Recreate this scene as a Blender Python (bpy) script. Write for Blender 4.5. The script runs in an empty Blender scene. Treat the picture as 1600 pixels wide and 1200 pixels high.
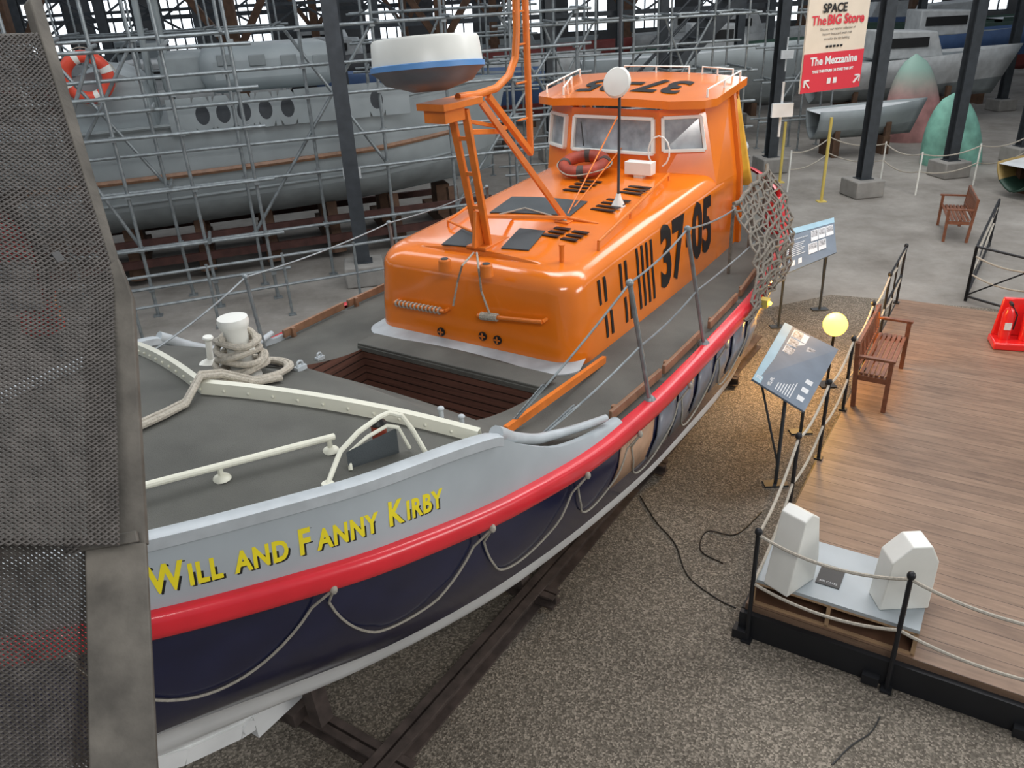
import bpy, bmesh, math, random
from mathutils import Vector as V, Matrix
random.seed(7)
sc=bpy.context.scene
COL=sc.collection
rad=math.radians
# ------------------------------------------------------------------ camera survey model
FPX=1250; PITCH=rad(26.5); ROLL=rad(3.0); H=4.9
CAM=V((0,0,H))
def ray(u,v):
    x=u-800; y=v-600
    xr=math.cos(ROLL)*x-math.sin(ROLL)*y; yr=math.sin(ROLL)*x+math.cos(ROLL)*y
    dx=xr/FPX; dy=-yr/FPX
    return V((dx,math.cos(PITCH)+math.sin(PITCH)*dy,-math.sin(PITCH)+math.cos(PITCH)*dy))
def onZ(u,v,z):
    r=ray(u,v); return CAM+r*((z-H)/r.z)
def onPlane(u,v,p,n):
    r=ray(u,v); return CAM+r*((p-CAM).dot(n)/r.dot(n))
def frame(x,y,deg,z=0):
    return Matrix.Translation(V((x,y,z)))@Matrix.Rotation(rad(deg),4,'Z')
cam=bpy.data.cameras.new("camera"); co=bpy.data.objects.new("camera",cam); COL.objects.link(co); sc.camera=co
fw=V((0,math.cos(PITCH),-math.sin(PITCH))); upv=V((0,math.sin(PITCH),math.cos(PITCH))); rt=V((1,0,0))
cr=rt*math.cos(ROLL)-upv*math.sin(ROLL); cu=rt*math.sin(ROLL)+upv*math.cos(ROLL)
m=Matrix((cr,cu,-fw)).transposed().to_4x4(); m.translation=CAM
co.matrix_world=m; cam.sensor_width=36; cam.lens=36*FPX/1600; cam.clip_start=.05; cam.clip_end=300
sc.view_settings.view_transform='Standard'
# ------------------------------------------------------------------ materials
def mat(name,col,rough=.5,metal=0,var=.12,scale=4,bump=0,coat=0,emis=None,bscale=None,dirt=0,grad=None):
    mt=bpy.data.materials.new(name); mt.use_nodes=True; nt=mt.node_tree; N=nt.nodes; L=nt.links
    b=N["Principled BSDF"]; b.inputs["Roughness"].default_value=rough; b.inputs["Metallic"].default_value=metal
    if coat: b.inputs["Coat Weight"].default_value=coat; b.inputs["Coat Roughness"].default_value=.12
    tc=N.new("ShaderNodeTexCoord"); no=N.new("ShaderNodeTexNoise"); no.inputs["Scale"].default_value=scale; no.inputs["Detail"].default_value=6
    L.new(tc.outputs["Object"],no.inputs["Vector"])
    rp=N.new("ShaderNodeValToRGB"); rp.color_ramp.elements[0].position=.3; rp.color_ramp.elements[1].position=.7
    c0=[max(0,c*(1-var-dirt)) for c in col]+[1]; c1=[min(1,c*(1+var)) for c in col]+[1]
    rp.color_ramp.elements[0].color=c0; rp.color_ramp.elements[1].color=c1
    L.new(no.outputs["Fac"],rp.inputs["Fac"]); L.new(rp.outputs["Color"],b.inputs["Base Color"])
    if grad:
        sp=N.new("ShaderNodeSeparateXYZ"); L.new(tc.outputs["Object"],sp.inputs[0]); mr=N.new("ShaderNodeMapRange"); mr.inputs["From Min"].default_value=grad[1]; mr.inputs["From Max"].default_value=grad[2]; L.new(sp.outputs[2],mr.inputs[0])
        mx=N.new("ShaderNodeMixRGB"); L.new(mr.outputs[0],mx.inputs[0]); L.new(rp.outputs[0],mx.inputs[1]); mx.inputs[2].default_value=(*grad[0],1); L.new(mx.outputs[0],b.inputs["Base Color"])
    if bump:
        n2=N.new("ShaderNodeTexNoise"); n2.inputs["Scale"].default_value=bscale or 60; n2.inputs["Detail"].default_value=4
        L.new(tc.outputs["Object"],n2.inputs["Vector"])
        bp=N.new("ShaderNodeBump"); bp.inputs["Strength"].default_value=bump; bp.inputs["Distance"].default_value=.01
        L.new(n2.outputs["Fac"],bp.inputs["Height"]); L.new(bp.outputs["Normal"],b.inputs["Normal"])
    if emis:
        b.inputs["Emission Color"].default_value=(*emis[0],1); b.inputs["Emission Strength"].default_value=emis[1]
    return mt
def plank_mat(name,c1,c2,width,axis='X',gap=.05,rough=.6,pv=.2,gd=.4):
    mt=bpy.data.materials.new(name); mt.use_nodes=True; nt=mt.node_tree; N=nt.nodes; L=nt.links
    b=N["Principled BSDF"]; b.inputs["Roughness"].default_value=rough
    tc=N.new("ShaderNodeTexCoord"); sp=N.new("ShaderNodeSeparateXYZ"); L.new(tc.outputs["Object"],sp.inputs[0])
    dv=N.new("ShaderNodeMath"); dv.operation='DIVIDE'; dv.inputs[1].default_value=width; L.new(sp.outputs[axis],dv.inputs[0])
    fl=N.new("ShaderNodeMath"); fl.operation='FLOOR'; L.new(dv.outputs[0],fl.inputs[0])
    fr=N.new("ShaderNodeMath"); fr.operation='FRACT'; L.new(dv.outputs[0],fr.inputs[0])
    wn=N.new("ShaderNodeTexWhiteNoise"); wn.noise_dimensions='1D'; L.new(fl.outputs[0],wn.inputs["W"])
    mp=N.new("ShaderNodeMapping"); mp.inputs["Scale"].default_value=(14,1.5,8) if axis=='X' else (1.5,14,8)
    if axis=='Z': mp.inputs["Scale"].default_value=(1.5,1.5,30)
    L.new(tc.outputs["Object"],mp.inputs[0]); no=N.new("ShaderNodeTexNoise"); no.inputs["Scale"].default_value=2; no.inputs["Detail"].default_value=8
    L.new(mp.outputs[0],no.inputs["Vector"])
    ad=N.new("ShaderNodeMath"); ad.operation='MULTIPLY_ADD'; ad.inputs[1].default_value=pv; L.new(wn.outputs["Value"],ad.inputs[0])
    m2=N.new("ShaderNodeMath"); m2.operation='MULTIPLY'; m2.inputs[1].default_value=.5; L.new(no.outputs["Fac"],m2.inputs[0])
    n3=N.new("ShaderNodeTexNoise"); n3.inputs["Scale"].default_value=1.3; n3.inputs["Detail"].default_value=8; n3.inputs["Roughness"].default_value=.7; L.new(tc.outputs["Object"],n3.inputs["Vector"])
    m4=N.new("ShaderNodeMath"); m4.operation='MULTIPLY_ADD'; m4.inputs[1].default_value=.45; L.new(n3.outputs["Fac"],m4.inputs[0]); L.new(m2.outputs[0],m4.inputs[2]); L.new(m4.outputs[0],ad.inputs[2])
    rp=N.new("ShaderNodeValToRGB"); rp.color_ramp.elements[0].position=.25; rp.color_ramp.elements[1].position=.85
    rp.color_ramp.elements[0].color=(*c1,1); rp.color_ramp.elements[1].color=(*c2,1); L.new(ad.outputs[0],rp.inputs["Fac"])
    lt=N.new("ShaderNodeMath"); lt.operation='LESS_THAN'; lt.inputs[1].default_value=gap; L.new(fr.outputs[0],lt.inputs[0])
    mx=N.new("ShaderNodeMixRGB"); L.new(lt.outputs[0],mx.inputs["Fac"]); L.new(rp.outputs["Color"],mx.inputs["Color1"]); mx.inputs["Color2"].default_value=(c1[0]*gd,c1[1]*gd,c1[2]*gd,1)
    L.new(mx.outputs[0],b.inputs["Base Color"])
    return mt
def floor_mat():
    mt=bpy.data.materials.new("gravel_and_concrete"); mt.use_nodes=True; nt=mt.node_tree; N=nt.nodes; L=nt.links
    b=N["Principled BSDF"]; b.inputs["Roughness"].default_value=.9
    tc=N.new("ShaderNodeTexCoord")
    vo=N.new("ShaderNodeTexVoronoi"); vo.inputs["Scale"].default_value=72; L.new(tc.outputs["Object"],vo.inputs["Vector"])
    r1=N.new("ShaderNodeValToRGB"); e=r1.color_ramp.elements; e[0].position=.0; e[0].color=(.10,.085,.066,1); e[1].position=1; e[1].color=(.40,.35,.285,1)
    k=r1.color_ramp.elements.new(.6); k.color=(.20,.175,.14,1)
    sp0=N.new("ShaderNodeSeparateColor"); L.new(vo.outputs["Color"],sp0.inputs[0]); L.new(sp0.outputs[0],r1.inputs["Fac"])
    n1=N.new("ShaderNodeTexNoise"); n1.inputs["Scale"].default_value=.8; n1.inputs["Detail"].default_value=5; L.new(tc.outputs["Object"],n1.inputs["Vector"])
    mu=N.new("ShaderNodeMixRGB"); mu.blend_type='MULTIPLY'; mu.inputs["Fac"].default_value=.8; L.new(r1.outputs[0],mu.inputs["Color1"])
    r3=N.new("ShaderNodeValToRGB"); r3.color_ramp.elements[0].position=.3; r3.color_ramp.elements[0].color=(.68,.67,.66,1); r3.color_ramp.elements[1].position=.7; r3.color_ramp.elements[1].color=(1.1,1.08,1.06,1)
    L.new(n1.outputs["Fac"],r3.inputs["Fac"]); L.new(r3.outputs[0],mu.inputs["Color2"])
    n2=N.new("ShaderNodeTexNoise"); n2.inputs["Scale"].default_value=.6; n2.inputs["Detail"].default_value=10; n2.inputs["Roughness"].default_value=.7; L.new(tc.outputs["Object"],n2.inputs["Vector"])
    r2=N.new("ShaderNodeValToRGB"); r2.color_ramp.elements[0].position=.3; r2.color_ramp.elements[0].color=(.16,.145,.125,1); r2.color_ramp.elements[1].position=.7; r2.color_ramp.elements[1].color=(.36,.34,.31,1); L.new(n2.outputs["Fac"],r2.inputs["Fac"])
    sp=N.new("ShaderNodeSeparateXYZ"); L.new(tc.outputs["Object"],sp.inputs[0])
    ma=N.new("ShaderNodeMath"); ma.operation='MULTIPLY_ADD'; ma.inputs[1].default_value=.45; L.new(sp.outputs[0],ma.inputs[0]); L.new(sp.outputs[1],ma.inputs[2])
    gt=N.new("ShaderNodeMath"); gt.operation='GREATER_THAN'; gt.inputs[1].default_value=15.0; L.new(ma.outputs[0],gt.inputs[0])
    g2=N.new("ShaderNodeMath"); g2.operation='GREATER_THAN'; g2.inputs[1].default_value=10.6
    m3=N.new("ShaderNodeMath"); m3.operation='MULTIPLY_ADD'; m3.inputs[1].default_value=-.36; L.new(sp.outputs[0],m3.inputs[0]); L.new(sp.outputs[1],m3.inputs[2]); L.new(m3.outputs[0],g2.inputs[0])
    mxm=N.new("ShaderNodeMath"); mxm.operation='MAXIMUM'; L.new(gt.outputs[0],mxm.inputs[0]); L.new(g2.outputs[0],mxm.inputs[1])
    mx=N.new("ShaderNodeMixRGB"); L.new(mxm.outputs[0],mx.inputs["Fac"]); L.new(mu.outputs[0],mx.inputs["Color1"]); L.new(r2.outputs[0],mx.inputs["Color2"])
    L.new(mx.outputs[0],b.inputs["Base Color"])
    bp=N.new("ShaderNodeBump"); bp.inputs["Distance"].default_value=.01
    iv=N.new("ShaderNodeMath"); iv.operation='MULTIPLY_ADD'; iv.inputs[1].default_value=-.6; iv.inputs[2].default_value=.6; L.new(mxm.outputs[0],iv.inputs[0]); L.new(iv.outputs[0],bp.inputs["Strength"])
    L.new(vo.outputs["Distance"],bp.inputs["Height"]); L.new(bp.outputs[0],b.inputs["Normal"])
    return mt
M={}
M['orange']=mat("orange_gloss_paint",(.86,.205,.012),.2,var=.06,scale=2.5,coat=.8,bump=.06,bscale=8)
M['orange_m']=mat("orange_mast_paint",(.74,.19,.022),.4,var=.12,scale=8)
M['navy']=mat("navy_hull_paint",(.012,.015,.05),.22,var=.2,coat=.3)
M['white']=mat("white_hull_paint",(.84,.85,.84),.35,var=.05,dirt=.06,scale=3)
M['red']=mat("red_strake_paint",(.72,.022,.035),.3,var=.1,coat=.4)
M['grey']=mat("light_grey_paint",(.38,.42,.44),.4,var=.07,scale=3)
M['greyrim']=mat("pale_grey_rim_paint",(.47,.51,.53),.4,var=.1,scale=9)
M['deck']=mat("dark_grey_nonslip",(.112,.112,.098),.75,var=.2,scale=2.2,bump=.5,bscale=220,dirt=.06)
M['pad']=mat("dark_nonslip_pad",(.06,.07,.075),.8,var=.1,bump=.4,bscale=200)
M['cream']=mat("cream_paint",(.80,.79,.66),.4,var=.06)
M['whitep']=mat("white_enamel",(.82,.82,.76),.35,var=.05)
M['black']=mat("black_paint",(.012,.012,.012),.4,var=.1)
M['yellow']=mat("yellow_lettering",(.84,.70,.02),.4,var=.04)
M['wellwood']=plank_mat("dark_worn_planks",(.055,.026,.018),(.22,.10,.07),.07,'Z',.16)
M['brown']=mat("varnished_brown_board",(.26,.14,.08),.45,var=.25,scale=9)
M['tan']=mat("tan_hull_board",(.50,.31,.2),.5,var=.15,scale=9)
M['reflgrey']=mat("painted_hull_reflection",(.19,.20,.23),.3,var=.3,scale=5)  # colour of the reflection bands painted onto the hull side
M['rope']=mat("weathered_rope",(.40,.37,.31),.9,var=.2,scale=60,bump=.6,bscale=150)
M['net']=mat("dark_tarred_net",(.19,.17,.14),.9,var=.3,scale=40,bump=.6,bscale=150)
M['rope2']=mat("pale_rope",(.46,.42,.35),.9,var=.2,scale=60,bump=.6,bscale=150)
M['steel']=mat("galvanised_steel",(.27,.30,.31),.45,.55,var=.25,scale=10)
M['darksteel']=mat("dark_painted_column",(.05,.058,.066),.5,.2,var=.2,scale=6)
M['cagesteel']=mat("dusty_grey_steel",(.115,.105,.09),.75,.2,var=.4,scale=12,bump=.2)
M['cagemesh']=mat("expanded_metal",(.08,.072,.066),.6,.3,var=.3,scale=30)
M['rust']=mat("rusty_beam",(.08,.06,.052),.7,.2,var=.4,scale=8)
M['redsteel']=mat("red_oxide_steel",(.07,.028,.022),.7,var=.3,scale=6)
M['beamwood']=mat("stained_timber",(.11,.06,.035),.8,var=.3,scale=6)
M['conc']=mat("cast_concrete",(.28,.27,.25),.9,var=.15,scale=4,bump=.2)
M['gboat']=mat("warship_grey",(.32,.36,.37),.5,var=.1,scale=1.2,dirt=.08)
M['gboat2']=mat("mid_grey_hull_bottom",(.24,.27,.275),.6,var=.2,scale=2)
M['plat']=plank_mat("platform_planks",(.085,.045,.026),(.36,.235,.155),.14,'X',.04,.5,.14,.6)
M['benchw']=mat("bench_hardwood",(.20,.075,.038),.4,var=.25,scale=14)
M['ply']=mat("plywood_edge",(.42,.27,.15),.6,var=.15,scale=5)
M['plyshade']=mat("plywood_inside_shaded",(.16,.08,.045),.7,var=.2,scale=5)  # darker copy of the plywood, compartment shade put into the colour
M['blackmetal']=mat("black_powdercoat",(.02,.021,.024),.45,.3,var=.1)
M['glass']=mat("window_glass",(.30,.33,.35),.08,.0,var=.45,scale=5,coat=1)
M['lifering']=mat("faded_red_ring",(.33,.055,.03),.6,var=.3,scale=8)
M['ringred']=mat("bright_ring_red",(.75,.08,.04),.5,var=.1)
M['radarblue']=mat("blue_band",(.12,.3,.62),.4,var=.1)
M['radargrey']=mat("radar_housing_grey",(.13,.14,.155),.4,.2,var=.2)
M['signred']=mat("sign_red",(.60,.03,.05),.5,var=.03)
M['signcream']=mat("sign_cream",(.68,.61,.5),.6,var=.04)
M['panelblue']=mat("panel_slate_blue",(.15,.19,.24),.6,var=.1)
M['panelcyan']=mat("panel_sky_blue",(.32,.50,.60),.6,var=.1)
M['paper']=mat("print_white",(.7,.72,.73),.5,var=.12,scale=20)
M['photo']=mat("printed_grey_photograph",(.35,.35,.36),.5,var=.8,scale=30)
M['extred']=mat("extinguisher_red",(.75,.02,.02),.25,var=.04,coat=.5)
M['yellowp']=mat("safety_yellow",(.65,.5,.12),.5,var=.1)
M['oilskin']=mat("yellow_oilskin",(.8,.42,.03),.5,var=.2,scale=5)
M['floor']=floor_mat()
M['wall']=mat("dim_hall_wall",(.09,.092,.095),.8,var=.4,scale=.5)
M['win']=mat("daylight_window",(.9,.95,1),.5,emis=((.85,.93,1),2.0))
M['lamp']=mat("warm_lamp_glow",(1,.6,.15),.4,emis=((1,.46,.035),9))
M['whitelum']=mat("white_matt",(.62,.65,.66),.6,var=.1)
# ------------------------------------------------------------------ mesh builder
class MB:
    def __init__(s): s.v=[]; s.f=[]; s.m=[]; s.segs=[]
    def cut(s):
        if s.f: s.segs.append((s.v,s.f,s.m)); s.v=[]; s.f=[]; s.m=[]
        return s
    def add(s,vs,fs,m=0):
        o=len(s.v); s.v+= [V(p) for p in vs]
        for f in fs: s.f.append([i+o for i in f]); s.m.append(m)
        return s
    def box(s,c,d,m=0,R=None):
        c=V(c); pts=[]
        for z in(-.5,.5):
            for x,y in((-.5,-.5),(.5,-.5),(.5,.5),(-.5,.5)):
                p=V((x*d[0],y*d[1],z*d[2])); 
                if R: p=R@p
                pts.append(c+p)
        return s.add(pts,[(0,3,2,1),(4,5,6,7),(0,1,5,4),(1,2,6,5),(2,3,7,6),(3,0,4,7)],m)
    def beam(s,a,b,w,h,m=0,up=V((0,0,1))):
        a=V(a);b=V(b);d=(b-a); x=d.normalized(); y=up.cross(x)
        if y.length<1e-3: y=V((0,1,0)).cross(x)
        y.normalize(); z=x.cross(y)
        return s.box((a+b)/2,(d.length,w,h),m,Matrix((x,y,z)).transposed())
    def tube(s,pts,r,m=0,n=8,closed=False,cap=True):
        pts=[V(p) for p in pts]; N=len(pts); rings=[]; prev=None
        for i,p in enumerate(pts):
            if closed: t=pts[(i+1)%N]-pts[i-1]
            elif i==0: t=pts[1]-p
            elif i==N-1: t=p-pts[-2]
            else: t=(pts[i+1]-p).normalized()+(p-pts[i-1]).normalized()
            if t.length<1e-9: t=V((0,0,1))
            t.normalize()
            if prev is None:
                a=V((0,0,1)) if abs(t.z)<.9 else V((1,0,0)); nx=t.cross(a).normalized()
            else:
                nx=prev-t*prev.dot(t)
                if nx.length<1e-6: nx=t.orthogonal()
                nx.normalize()
            prev=nx; ny=t.cross(nx); rr=r[i] if isinstance(r,(list,tuple)) else r
            rings.append([p+nx*math.cos(2*math.pi*k/n)*rr+ny*math.sin(2*math.pi*k/n)*rr for k in range(n)])
        vs=[q for R in rings for q in R]; fs=[]
        for i in range(N if closed else N-1):
            j=(i+1)%N
            for k in range(n): fs.append((i*n+k,i*n+(k+1)%n,j*n+(k+1)%n,j*n+k))
        if cap and not closed: fs.append(tuple(range(n-1,-1,-1))); fs.append(tuple((N-1)*n+k for k in range(n)))
        return s.add(vs,fs,m)
    def lathe(s,prof,m=0,n=24,T=None,mi=None):
        vs=[]
        for r,z in prof:
            for k in range(n):
                p=V((r*math.cos(2*math.pi*k/n),r*math.sin(2*math.pi*k/n),z)); vs.append(T@p if T else p)
        o=len(s.v); s.v+=vs
        for i in range(len(prof)-1):
            for k in range(n):
                s.f.append([o+i*n+k,o+i*n+(k+1)%n,o+(i+1)*n+(k+1)%n,o+(i+1)*n+k]); s.m.append(mi[i] if mi else m)
        s.f.append([o+k for k in range(n-1,-1,-1)]); s.m.append(mi[0] if mi else m)
        q=(len(prof)-1)*n; s.f.append([o+q+k for k in range(n)]); s.m.append(mi[-1] if mi else m)
        return s
    def prism(s,poly,off,m=0):
        poly=[V(p) for p in poly]; off=V(off); n=len(poly)
        return s.add(poly+[p+off for p in poly],[tuple(range(n-1,-1,-1)),tuple(range(n,2*n))]+[(i,(i+1)%n,n+(i+1)%n,n+i) for i in range(n)],m)
    def grid(s,rows,m=0):
        nr=len(rows); nc=len(rows[0]); vs=[p for r in rows for p in r]
        return s.add(vs,[(i*nc+j,i*nc+j+1,(i+1)*nc+j+1,(i+1)*nc+j) for i in range(nr-1) for j in range(nc-1)],m)
    def ell(s,c,r,m=0,n=16,k=10,R=None):
        vs=[];c=V(c)
        for i in range(k+1):
            a=math.pi*i/k
            for j in range(n):
                b=2*math.pi*j/n; p=V((r[0]*math.sin(a)*math.cos(b),r[1]*math.sin(a)*math.sin(b),r[2]*math.cos(a)))
                if R: p=R@p
                vs.append(c+p)
        return s.add(vs,[(i*n+j,(i+1)*n+j,(i+1)*n+(j+1)%n,i*n+(j+1)%n) for i in range(k) for j in range(n)],m)
    def text(s,geo,fn,m=0):
        vs,fs=geo; return s.add([fn(p) for p in vs],fs,m)
    def makeall(s,name,mats,parent=None,**kw):
        s.cut(); r=[]
        for v,f,mm in s.segs:
            q=MB(); q.v=v;q.f=f;q.m=mm; r.append(q.make(name,mats,parent,**kw))
        return r
    def make(s,name,mats,parent=None,F=None,label=None,cat=None,group=None,kind=None,bevel=0,solid=0,smooth=True,ang=35,normals=True):
        me=bpy.data.meshes.new(name); vs=s.v
        org=V((0,0,0))
        if parent is None and kind!='structure':
            xs=[p.x for p in vs];ys=[p.y for p in vs];zs=[p.z for p in vs]
            org=V(((min(xs)+max(xs))/2,(min(ys)+max(ys))/2,min(zs))); vs=[p-org for p in vs]
        me.from_pydata([tuple(p) for p in vs],[],s.f)
        if not isinstance(mats,(list,tuple)): mats=[mats]
        for q in mats: me.materials.append(q)
        me.polygons.foreach_set("material_index",s.m); me.update()
        if normals:
            bm=bmesh.new(); bm.from_mesh(me); bmesh.ops.remove_doubles(bm,verts=bm.verts,dist=1e-5); bmesh.ops.recalc_face_normals(bm,faces=bm.faces); bm.to_mesh(me); bm.free()
        if smooth: me.shade_smooth(); me.set_sharp_from_angle(angle=rad(ang))
        ob=bpy.data.objects.new(name,me); COL.objects.link(ob)
        if parent is not None: ob.parent=parent
        else: ob.matrix_world=(F or Matrix())@Matrix.Translation(org)
        if solid: q=ob.modifiers.new("s","SOLIDIFY"); q.thickness=solid; q.offset=0
        if bevel: q=ob.modifiers.new("b","BEVEL"); q.width=bevel; q.segments=2; q.limit_method='ANGLE'
        if label: ob["label"]=label
        if cat: ob["category"]=cat
        if group: ob["group"]=group
        if kind: ob["kind"]=kind
        return ob
def thing(name,label,cat,F,group=None):
    e=bpy.data.objects.new(name,None); e.empty_display_size=.2; COL.objects.link(e); e.matrix_world=F
    e["label"]=label; e["category"]=cat
    if group: e["group"]=group
    return e
_tc={}
def tgeo(body,size=1,bold=0,align='LEFT',shear=0,sp=1):
    k=(body,size,bold,align,shear,sp)
    if k in _tc: return _tc[k]
    c=bpy.data.curves.new("t","FONT"); c.body=body; c.size=size; c.offset=bold; c.align_x=align; c.shear=shear; c.resolution_u=3; c.space_character=sp
    o=bpy.data.objects.new("t",c); COL.objects.link(o); bpy.context.view_layer.update()
    dg=bpy.context.evaluated_depsgraph_get(); e=o.evaluated_get(dg); me=e.to_mesh()
    r=([v.co.copy() for v in me.vertices],[list(p.vertices) for p in me.polygons]); e.to_mesh_clear()
    bpy.data.objects.remove(o); bpy.data.curves.remove(c); _tc[k]=r; return r
def itp(T,x):
    n=len(T)
    if x<=T[0][0]: return T[0][1]
    if x>=T[-1][0]: return T[-1][1]
    for i in range(n-1):
        if x<=T[i+1][0]: break
    x0,y0=T[i];x1,y1=T[i+1];h=x1-x0
    def sl(j):
        if j<=0 or j>=n-1:
            j0=max(0,min(j,n-2)); return (T[j0+1][1]-T[j0][1])/(T[j0+1][0]-T[j0][0])
        a=(T[j][1]-T[j-1][1])/(T[j][0]-T[j-1][0]); b=(T[j+1][1]-T[j][1])/(T[j+1][0]-T[j][0])
        return 0 if a*b<=0 else 2*a*b/(a+b)
    m0=sl(i);m1=sl(i+1);t=(x-x0)/h
    return (2*t**3-3*t**2+1)*y0+(t**3-2*t**2+t)*h*m0+(-2*t**3+3*t**2)*y1+(t**3-t**2)*h*m1
# ------------------------------------------------------------------ LIFEBOAT
OB=(-.29,6.489)
BF=frame(OB[0],OB[1],56); BI=BF.inverted()
ax=(BF.to_3x3()@V((1,0,0))); ay=(BF.to_3x3()@V((0,1,0)))
def P(s,w,z): return V((s,-w,z))
def bz(u,v,z): return BI@onZ(u,v,z)
def bw(u,v,w): return BI@onPlane(u,v,BF@P(0,w,0),ay)
def bs(u,v,s): return BI@onPlane(u,v,BF@P(s,0,0),ax)
TB=[(-5.0,.03),(-4.9,.13),(-4.6,.42),(-4.2,.76),(-3.84,1.0),(-3.3,1.25),(-2.83,1.42),(-1.9,1.62),(-.9,1.73),(0,1.77),(2,1.74),(3.5,1.6),(4.8,1.3),(5.7,.92),(6.3,.45),(6.6,.04)]
TZ=[(-5.0,2.68),(-3.84,2.5),(-2.83,2.32),(-1.9,2.17),(-.9,2.07),(2,2.05),(4.5,2.15),(6.6,2.4)]
TE=[(-5.05,2.94),(-3.8,2.81),(-2.9,2.69),(-2.05,2.56),(-1.75,2.37),(-1.4,2.19),(-1.0,2.10),(-.7,2.07),(2,2.05),(4.5,2.15),(6.6,2.4)]
TC=[(-5,.02),(-3.8,.12),(-2.7,.17),(-2.1,.17),(-1.3,.11),(0,.05),(6.6,.04)]
LW=[(-4.3,.02),(-3.7,.32),(-3,.74),(-2.46,1.04),(-1.6,1.33),(-.72,1.5),(.5,1.61),(2,1.62),(3.5,1.44),(4.8,.98),(5.8,.4),(6.3,.03)]
L9=[(-3.95,.02),(-3.2,.44),(-2.52,.80),(-1.23,1.22),(.59,1.45),(2,1.48),(3.5,1.25),(4.8,.75),(5.6,.25),(6.1,.03)]
L6=[(-3.5,.02),(-2.5,.28),(-1.2,.6),(.6,.9),(2,.95),(3.5,.7),(5,.25),(5.8,.03)]
L4=[(-3.1,.05),(-1,.1),(2,.14),(5,.08),(5.6,.04)]
LM=[(-4.66,.02)]+[(s,itp(TB,s)*.55+itp(LW,s)*.45+.06) for s in(-4.2,-3.84,-3.3,-2.83,-1.9,-.9,0,2,3.5,4.8,5.7)]+[(6.45,.03)]
B=lambda s:itp(TB,s); ZS=lambda s:itp(TZ,s); ED=lambda s:itp(TE,s)
def deckz(s,w):
    b=max(.05,B(s)-.03); return ED(s)+itp(TC,s)*(1-min(1,(w/b)**2))
def ondeck(u,v,h=0):
    z=2.6
    for _ in range(14):
        p=bz(u,v,z+h); z=deckz(p.x,p.y)
    return V((p.x,p.y,z+h))
boat=thing("lifeboat","orange-cabined wooden lifeboat with navy hull and red strake on steel cradle","boat",BF)
levels=[(TB,lambda s:ZS(s)-.02),(LM,lambda s:1.66),(LW,lambda s:1.18),(L9,lambda s:.90),(L6,lambda s:.62),(L4,lambda s:.42)]
NT=64
def lpt(l,t):
    T,zf=levels[l]; s=T[0][0]+(T[-1][0]-T[0][0])*t; return V((s,itp(T,s),zf(s)))
hull=MB()
for sd in(1,-1):
    rows=[];mm=[]
    for l in range(5):
        for k in range(4):
            q=k/4; row=[]
            for i in range(NT+1):
                t=i/NT; t=t+ (math.sin(2*math.pi*t)*-.04)
                p1=lpt(l,t);p2=lpt(l+1,t);p0=lpt(l-1,t) if l>0 else p1*2-p2; p3=lpt(l+2,t) if l<4 else p2*2-p1
                c=.5*((2*p1)+(p2-p0)*q+(2*p0-5*p1+4*p2-p3)*q*q+(3*p1-p0-3*p2+p3)*q**3)
                row.append(P(c.x,sd*max(c.y,.02),c.z))
            rows.append(row); mm.append(0 if l<2 else 1)
    row=[]
    for i in range(NT+1):
        t=i/NT; t=t+(math.sin(2*math.pi*t)*-.04); c=lpt(5,t); row.append(P(c.x,sd*max(c.y,.02),c.z))
    rows.append(row)
    for i in range(len(rows)-1): hull.grid(rows[i:i+2],mm[i])
hull.make("hull",[M['navy'],M['white']],boat,ang=60)
k=MB()
stem=[(-5.02,2.98),(-4.98,2.5),(-4.82,2.0),(-4.55,1.5),(-4.28,1.2),(-3.92,.88),(-3.5,.6),(-3.1,.42),(-2.8,.34)]
for i in range(len(stem)-1): k.beam(P(stem[i][0],0,stem[i][1]),P(stem[i+1][0],0,stem[i+1][1]),.11,.14,0,V((0,1,0)))
k.beam(P(-3.0,0,.36),P(5.9,0,.36),.16,.2); k.beam(P(5.8,0,.3),P(6.62,0,2.5),.1,.12,0,V((0,1,0)))
k.tube([P(-3.05,.09,.42),P(-3.05,-.09,.42)],.05,0,16)
k.make("keel",M['white'],boat)
st=MB()
for sd in(1,-1):
    st.cut(); rows=[]
    prof=[(-.02,.025),(.05,.025),(.07,.01),(.078,-.02),(.078,-.07),(.07,-.1),(.045,-.12),(-.02,-.125)]
    n=90; ss=[-5.0+11.6*(i/n) for i in range(n+1)]
    for s in ss:
        b=B(s); rows.append([P(s,sd*(b+o),ZS(s)+z) for o,z in prof])
    st.grid(rows)
st.makeall("rubbing_strake",M['red'],boat,ang=60)
bu=MB(); rm=MB(); n=60
for sd in(1,-1):
    bu.cut(); rows=[]
    for i in range(n+1):
        s=-5.0+4.3*i/n; b=B(s); z0=ZS(s)+.02; z1=max(ED(s)+.05,z0+.005)
        rows.append([P(s,sd*(b+.01),z0),P(s,sd*(b-.005),(z0+z1)/2),P(s,sd*(b-.03),z1),P(s,sd*(b-.07),z1),P(s,sd*(b-.075),ED(s)-.02)])
    bu.grid(rows)
    rm.cut(); rows=[]
    for i in range(n+1):
        s=-5.0+3.02*i/n; b=max(.09,B(s)); z=ED(s)+.05
        rows.append([P(s,sd*(b-.0),z-.045),P(s,sd*(b+.005),z+.015),P(s,sd*(b-.035),z+.03),P(s,sd*(b-.085),z+.02),P(s,sd*(b-.09),z-.03)])
    rm.grid(rows)
    pts=[]
    for i in range(16):
        t=i/15; s=-1.98+1.15*t; pts.append(P(s,sd*(B(s)-.05-.12*math.sin(math.pi*t)),ED(s)+.06+.02*(1-t)+.04*t**3))
    rm.tube(pts,[.045-.02*i/15 for i in range(16)],0,10)
bu.makeall("bulwark",M['grey'],boat,ang=50)
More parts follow.
